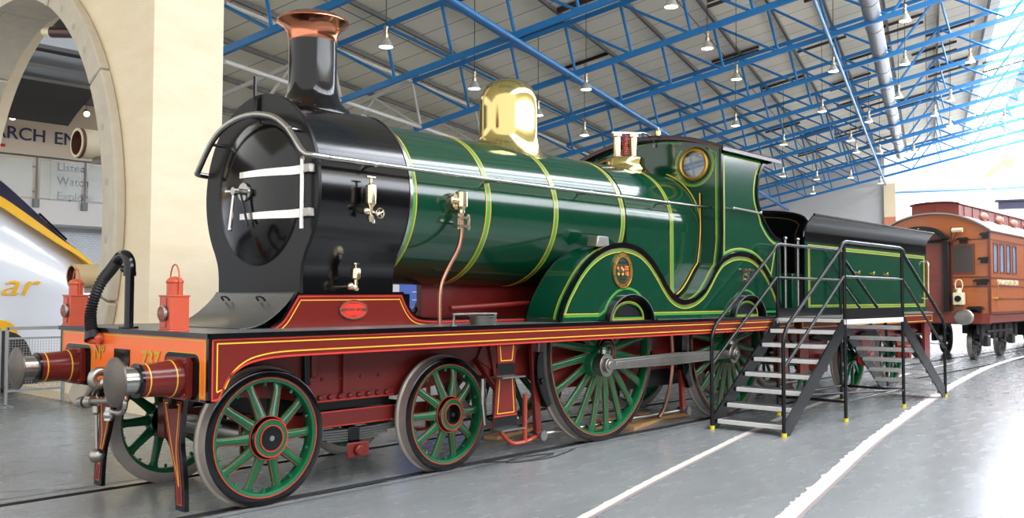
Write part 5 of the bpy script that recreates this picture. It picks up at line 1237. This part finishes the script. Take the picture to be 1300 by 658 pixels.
g = G(); g.prism([(27.5, 0), (LE, 0), (LE, ROOFZ(24)), (27.5, ROOFZ(24))], 'y', 24, 24.3); w = bldLT('wall_side', g, M['plaster']); w['kind'] = 'structure'
# trusses
feet = [15.1, 13.32, 11.52, 9.70, 7.93, 6.15, 4.38, 2.80, 1.0, -.8, -2.6, -4.4, -6.2, -8.0]
NX, NZ = .225*DT, .974*DT
def tpt(t): return (t+NX, hb_(t)+NZ)
ordn = ['nearest', 'second', 'third', 'fourth', 'fifth', 'sixth', 'seventh', 'eighth', 'ninth', 'tenth', 'eleventh', 'twelfth', 'thirteenth', 'fourteenth', 'furthest']
def make_truss(tm=15.35, white=True):
    t = thing('roof_truss', 'x', 'roof truss', tuple(CXY), 'blue roof trusses', rotz=PSI)
    def B(n, g, m=None): o = bldLT(n, g, m or M['blue'], t); return o
    g = G(); g.obox((0, tm, hb_(tm)), (0, -8.2, hb_(-8.2)), .10, .16); B('bottom_chord', g)
    a = tpt(tm-.25); b = tpt(-8.2); g = G(); g.obox((0,)+a, (0,)+b, .09, .13); B('top_chord', g)
    for i, f in enumerate(feet):
        if f > tm: continue
        p = tpt(f); g = G()
        if f > 2.5:
            g.cyl((0, f, hb_(f)), (0,)+p, .045, n=8); B('post' if i else 'end_post', g, M['blue'] if i else M['white_steel'])
            if i+1 < len(feet): g = G(); g.cyl((0,)+p, (0, feet[i+1], hb_(feet[i+1])), .042, n=8); B('brace', g)
        else:
            if i % 2 == 0: 
                g.cyl((0, f, hb_(f)), (0,)+tpt(feet[i-1]), .045, n=8); B('brace', g)
                if i+1 < len(feet): g = G(); g.cyl((0, f, hb_(f)), (0,)+tpt(feet[i+1]), .045, n=8); B('brace', g)
            else: g.cyl((0, f, hb_(f)), (0,)+p, .035, n=8); B('post', g)
    # white continuation beyond the blue bay
    if not white: return t
    e0 = (0, 15.1, hb_(15.1)); e1 = (0, 23.5, hb_(23.5)+.1); a = tpt(15.1)
    g = G(); g.obox((0,)+a, (0, 23.5, hb_(23.5)+NZ*.9), .09, .11); B('white_chord', g, M['white_steel'])
    for u, v in ((16.9, 15.1), (16.9, 18.8), (20.6, 18.8), (20.6, 22.4)):
        g = G(); g.cyl((0, u, hb_(u)+NZ*.98), (0, v, hb_(v)), .045, n=8); B('white_brace', g, M['white_steel'])
    g = G(); g.obox(e0, e1, .08, .10); B('white_chord', g, M['white_steel'])
    return t
ls = [2.0, 6.9, 11.6, 16.3, 21.5, 26.0, 30.6, 35.4, 40.1, 44.8, 49.5, 54.2, 58.9, 63.6, 68.3]
t0_ = make_truss()
used = False
for i, l in enumerate(ls):
    p = CXY+LV*l
    if l < 18: tt = make_truss(min(15.35, l/1.03), False)
    else:
        tt = copy_tree(t0_) if used else t0_; used = True
    tt.location = p; tt['label'] = 'blue sloping roof truss, '+ordn[i]+' of the row counted from the chimney end' if i < 14 else 'blue sloping roof truss, furthest of the row, closest to the far end wall'
# long tubes along the hall
def ltube(name, t, z, r, m, lb, l0=1, l1=LE-.1, dbl=0, off=.0):
    g = G(); l0 = max(l0, 1.11*t) if t > 8 else l0; g.cyl((l0, t, z), (l1, t, z), r, n=12)
    if dbl: g.cyl((l0, t+dbl, z+off), (l1, t+dbl, z+off), r, n=12)
    tag(bldLT(name, g, m), lb, 'beam')
ltube('longitudinal_tube', 9.70, hb_(9.7)-.10, .07, M['blue'], 'double blue tube running the length of the hall above the dome', dbl=.22, off=.06)
ltube('longitudinal_tube', 2.80, hb_(2.8)-.10, .055, mat('light_blue_paint', (120, 172, 212), .35, 0, .3), 'single light blue tube running towards the end wall left of the duct')
ltube('longitudinal_beam', 15.1, hb_(15.1), .06, M['white_steel'], 'lower white beam where the blue trusses end', dbl=.0)
ltube('longitudinal_beam', tpt(15.1)[0], tpt(15.1)[1], .06, M['white_steel'], 'upper white beam where the blue trusses end')
ltube('longitudinal_tube', 18.8, hb_(18.8), .10, M['silver_beam'], 'silver tube low behind the chimney')
ltube('longitudinal_tube', 20.8, hb_(20.8)-.1, .12, M['silver_beam'], 'lowest silver tube behind the smokebox')
DU = thing('ventilation_duct', 'grey riveted ventilation duct hanging under the roof at the right', 'duct', tuple(CXY), rotz=PSI)
g = G(); g.cyl((20, 1.53, 10.55), (62, 1.53, 10.55), .27, n=28); bldLT('duct_pipe', g, mat('galvanised_duct', (170, 174, 178), .35, .6, 0, .1, 2), DU)
for k in range(14):
    g = G(); g.lathe([(.27, -.03), (.285, -.03), (.285, .03), (.27, .03)], (20+3*k, 1.53, 10.55), (1, 0, 0), 28); bldLT('duct_collar', g, M['steel_dull'], DU)
for i, f in enumerate([22.2, 20.5, 18.7, 16.9]+feet[:11]):
    z = ROOFZ(f+NX)-.09; g = G(); g.box(max(0, 1.06*f) if f > 7.5 else 0, LE-.1, f+NX-.045, f+NX+.045, z-.06, z+.06)
    tag(bldLT('purlin', g, M['purlin']), 'dark grey purlin under the roof panels, number %s up from the low side' % ordn[i], 'purlin', 'purlins under the roof panels')
# hanging lamps : (l, t) grid
M['bulb'] = mat('lit_lamp_face', (255, 246, 220), .5, emit=(255, 246, 224), estr=9)
M['shade'] = mat('pale_lamp_shade', (196, 192, 182), .4, .4)
lamps = [(17.66, 11.19, 'over the gap between chimney and dome'), (22.2, 11.23, 'just left of the brass dome'), (20.98, 5.44, 'topmost, above the safety valve near the picture top'), (24.94, 5.46, 'second down its row, above the cab roof front'), (28.90, 5.42, 'third down its row, above the cab roof'),
 (25.28, 9.11, 'faint one high between dome and safety valve'), (26.43, 11.12, 'close against the right side of the dome'), (30.44, 11.03, 'just left of the safety valve columns'), (35.43, 6.69, 'above the round cab window'), (31.33, 2.75, 'left of the duct beside the light blue tube'),
 (27.92, .52, 'highest one right of the duct'), (33.07, .64, 'second one down right of the duct'), (35.37, -1.4, 'in front of the bright rooflight'), (38.15, .98, 'third one down right of the duct'), (37.04, 3.68, 'above and right of the cab roof corner'), (41.79, 5.79, 'directly above the cab roof rear corner'),
 (45.05, 3.23, 'left of the light blue tube, middle distance'), (48.83, 3.25, 'just below its neighbour left of the light blue tube'), (41.56, 2.25, 'touching the light blue tube on its right'), (50.95, 2.25, 'low on the right of the light blue tube'), (50.71, 7.08, 'low, just right of the cab rear edge'), (54.91, 5.79, 'low, above the tender front'),
 (57.58, 4.16, 'low, above the tender middle'), (60.75, 6.65, 'lowest, above the fire iron hook'), (63.49, 2.78, 'furthest, by the pilaster of the end wall'), (41.51, -.9, 'in the glare, fourth right of the duct'), (44.03, -.32, 'in the glare, between duct and rooflight'), (50.04, -3.41, 'furthest right, in the glare'),
 (53.24, .67, 'small one right below the duct'), (47.73, -.98, 'small one in the glare above the white end wall')]
def make_lamp():
    t = thing('hanging_lamp', 'x', 'hanging lamp', (0, 0, 0), 'bell lamps hanging from the roof')
    def B(n, g, m): o = build(n, g, m, None, world=False); o.parent = t; o.location = (0, 0, 0); return o
    g = G(); g.lathe([(.165, 0), (.165, .012), (.15, .05), (.10, .15), (.062, .20), (.058, .21)], (0, 0, 0), (0, 0, 1), 24); B('lamp_shade', g, M['shade'])
    g = G(); g.lathe([(.058, .20), (.06, .30), (.04, .32), (.04, .40), (.055, .41), (.055, .47), (.02, .50), (0, .50)], (0, 0, 0), (0, 0, 1), 16); B('lamp_holder', g, M['nickel'])
    g = G(); g.lathe([(0, -.012), (.10, -.008), (.155, .008)], (0, 0, 0), (0, 0, 1), 24); B('lamp_glass', g, M['bulb'])
    return t
lm0 = make_lamp()
for i, (l, tt, lb) in enumerate(lamps):
    z = 1.645+7.9-.2*tt
    o = lm0 if i == 0 else copy_tree(lm0)
    o.location = LT(l, tt, z); o['label'] = 'lit bell-shaped hanging lamp '+lb
    zt_ = ROOFZ(tt)-.02
    g = G(); g.cyl((0, 0, .48), (0, 0, zt_-z), .010, n=6); c = build('cord', g, M['darkbar'], None, world=False); c.parent = o; c.location = (0, 0, 0)
    g = G(); d = TV*.9; g.obox((-d.x, -d.y, zt_-z-.05+SL*.9), (d.x, d.y, zt_-z-.05-SL*.9), .09, .09); c = build('ceiling_bar', g, M['darkbar'], None, world=False); c.parent = o; c.location = (0, 0, 0)
# far things against the bright end
M['dark_blue'] = mat('dark_blue_grey', (72, 70, 92), .5)
g = G(); g.box(50, 50.6, -4.9, -3.1, 5.95, 6.28); g.box(49.9, 50.7, -5.0, -2.95, 6.30, 6.38); g.box(50.2, 50.4, -4.6, -4.4, 0, 6.0)
tag(bldLT('roof_canopy', g, M['dark_blue']), 'dark roof edge standing above the coach clerestory at the far right', 'canopy')
g = G(); g.obox((50, -2.6, 7.55), (50, -3.4, 8.25), .16, .22); g.box(49.9, 50.1, -3.75, -3.35, 7.95, 8.35); g.obox((50, -3.2, 8.3), (50, -3.5, 8.6), .1, .1); g.cyl((50, -3.45, 8.5), (50, -3.45, ROOFZ(-2.7)), .015, n=6)
tag(bldLT('hoist', g, mat('faded_yellow_paint', (226, 210, 150), .5)), 'small yellow hoist hanging against the white end wall', 'hoist')
# banner behind the locomotive
BN = thing('display_banner', 'blue and white display board glimpsed under the boiler behind the smokebox', 'display board', (6.2, 3.4, 0))
g = G(); g.box(5.55, 7.3, 3.35, 3.41, .3, 1.98); g.box(5.9, 7.2, 3.3, 3.46, 0, .3); build('board', g, M['plaster'], BN)
g = G(); g.box(5.75, 7.2, 3.342, 3.35, .5, 1.94); build('blue_panel', g, mat('display_blue', (92, 120, 206), .5), BN)
for i in range(5):
    g = G(); g.box(6.0, 7.0, 3.338, 3.342, 1.82-i*.12, 1.835-i*.12); build('text_line', g, M['plaster'], BN)

# ================================================================== WORLD, LIGHT, CAMERA
w = bpy.data.worlds.new('World'); SC.world = w; w.use_nodes = True
bg = w.node_tree.nodes['Background']; bg.inputs[0].default_value = (.95, .95, .93, 1); bg.inputs[1].default_value = 1.7
def area(name, loc, target, sx_, sy_, power, col=(1, 1, 1)):
    L = bpy.data.lights.new(name, 'AREA'); L.shape = 'RECTANGLE'; L.size = sx_; L.size_y = sy_; L.energy = power; L.color = col
    o = bpy.data.objects.new(name, L); COL.objects.link(o); o.location = loc
    o.rotation_euler = (Vector(target)-Vector(loc)).to_track_quat('-Z', 'Y').to_euler(); return o
CXf, CYf, CZf, YAW, PIT, ROL, FPX = -3.376, -7.096, 1.645, .7310247784864717, .04066250820946536, .002998387027132111, 1166.75
fw = Vector((cos(YAW)*cos(PIT), sin(YAW)*cos(PIT), sin(PIT))); rr = Vector((sin(YAW), -cos(YAW), 0)); uu = rr.cross(fw)
r2 = rr*cos(ROL)+uu*sin(ROL); u2 = -rr*sin(ROL)+uu*cos(ROL)
cam = bpy.data.cameras.new('camera'); co = bpy.data.objects.new('camera', cam); COL.objects.link(co)
co.matrix_world = Matrix(((r2.x, u2.x, -fw.x, CXf), (r2.y, u2.y, -fw.y, CYf), (r2.z, u2.z, -fw.z, CZf), (0, 0, 0, 1)))
cam.sensor_width = 36; cam.sensor_fit = 'HORIZONTAL'; cam.lens = FPX/1300*36; cam.clip_end = 500
SC.camera = co
SC.view_settings.view_transform = 'Standard'; SC.view_settings.look = 'None'; SC.view_settings.gamma = 1; SC.view_settings.use_curve_mapping = False
SC.view_settings.exposure = 0.08
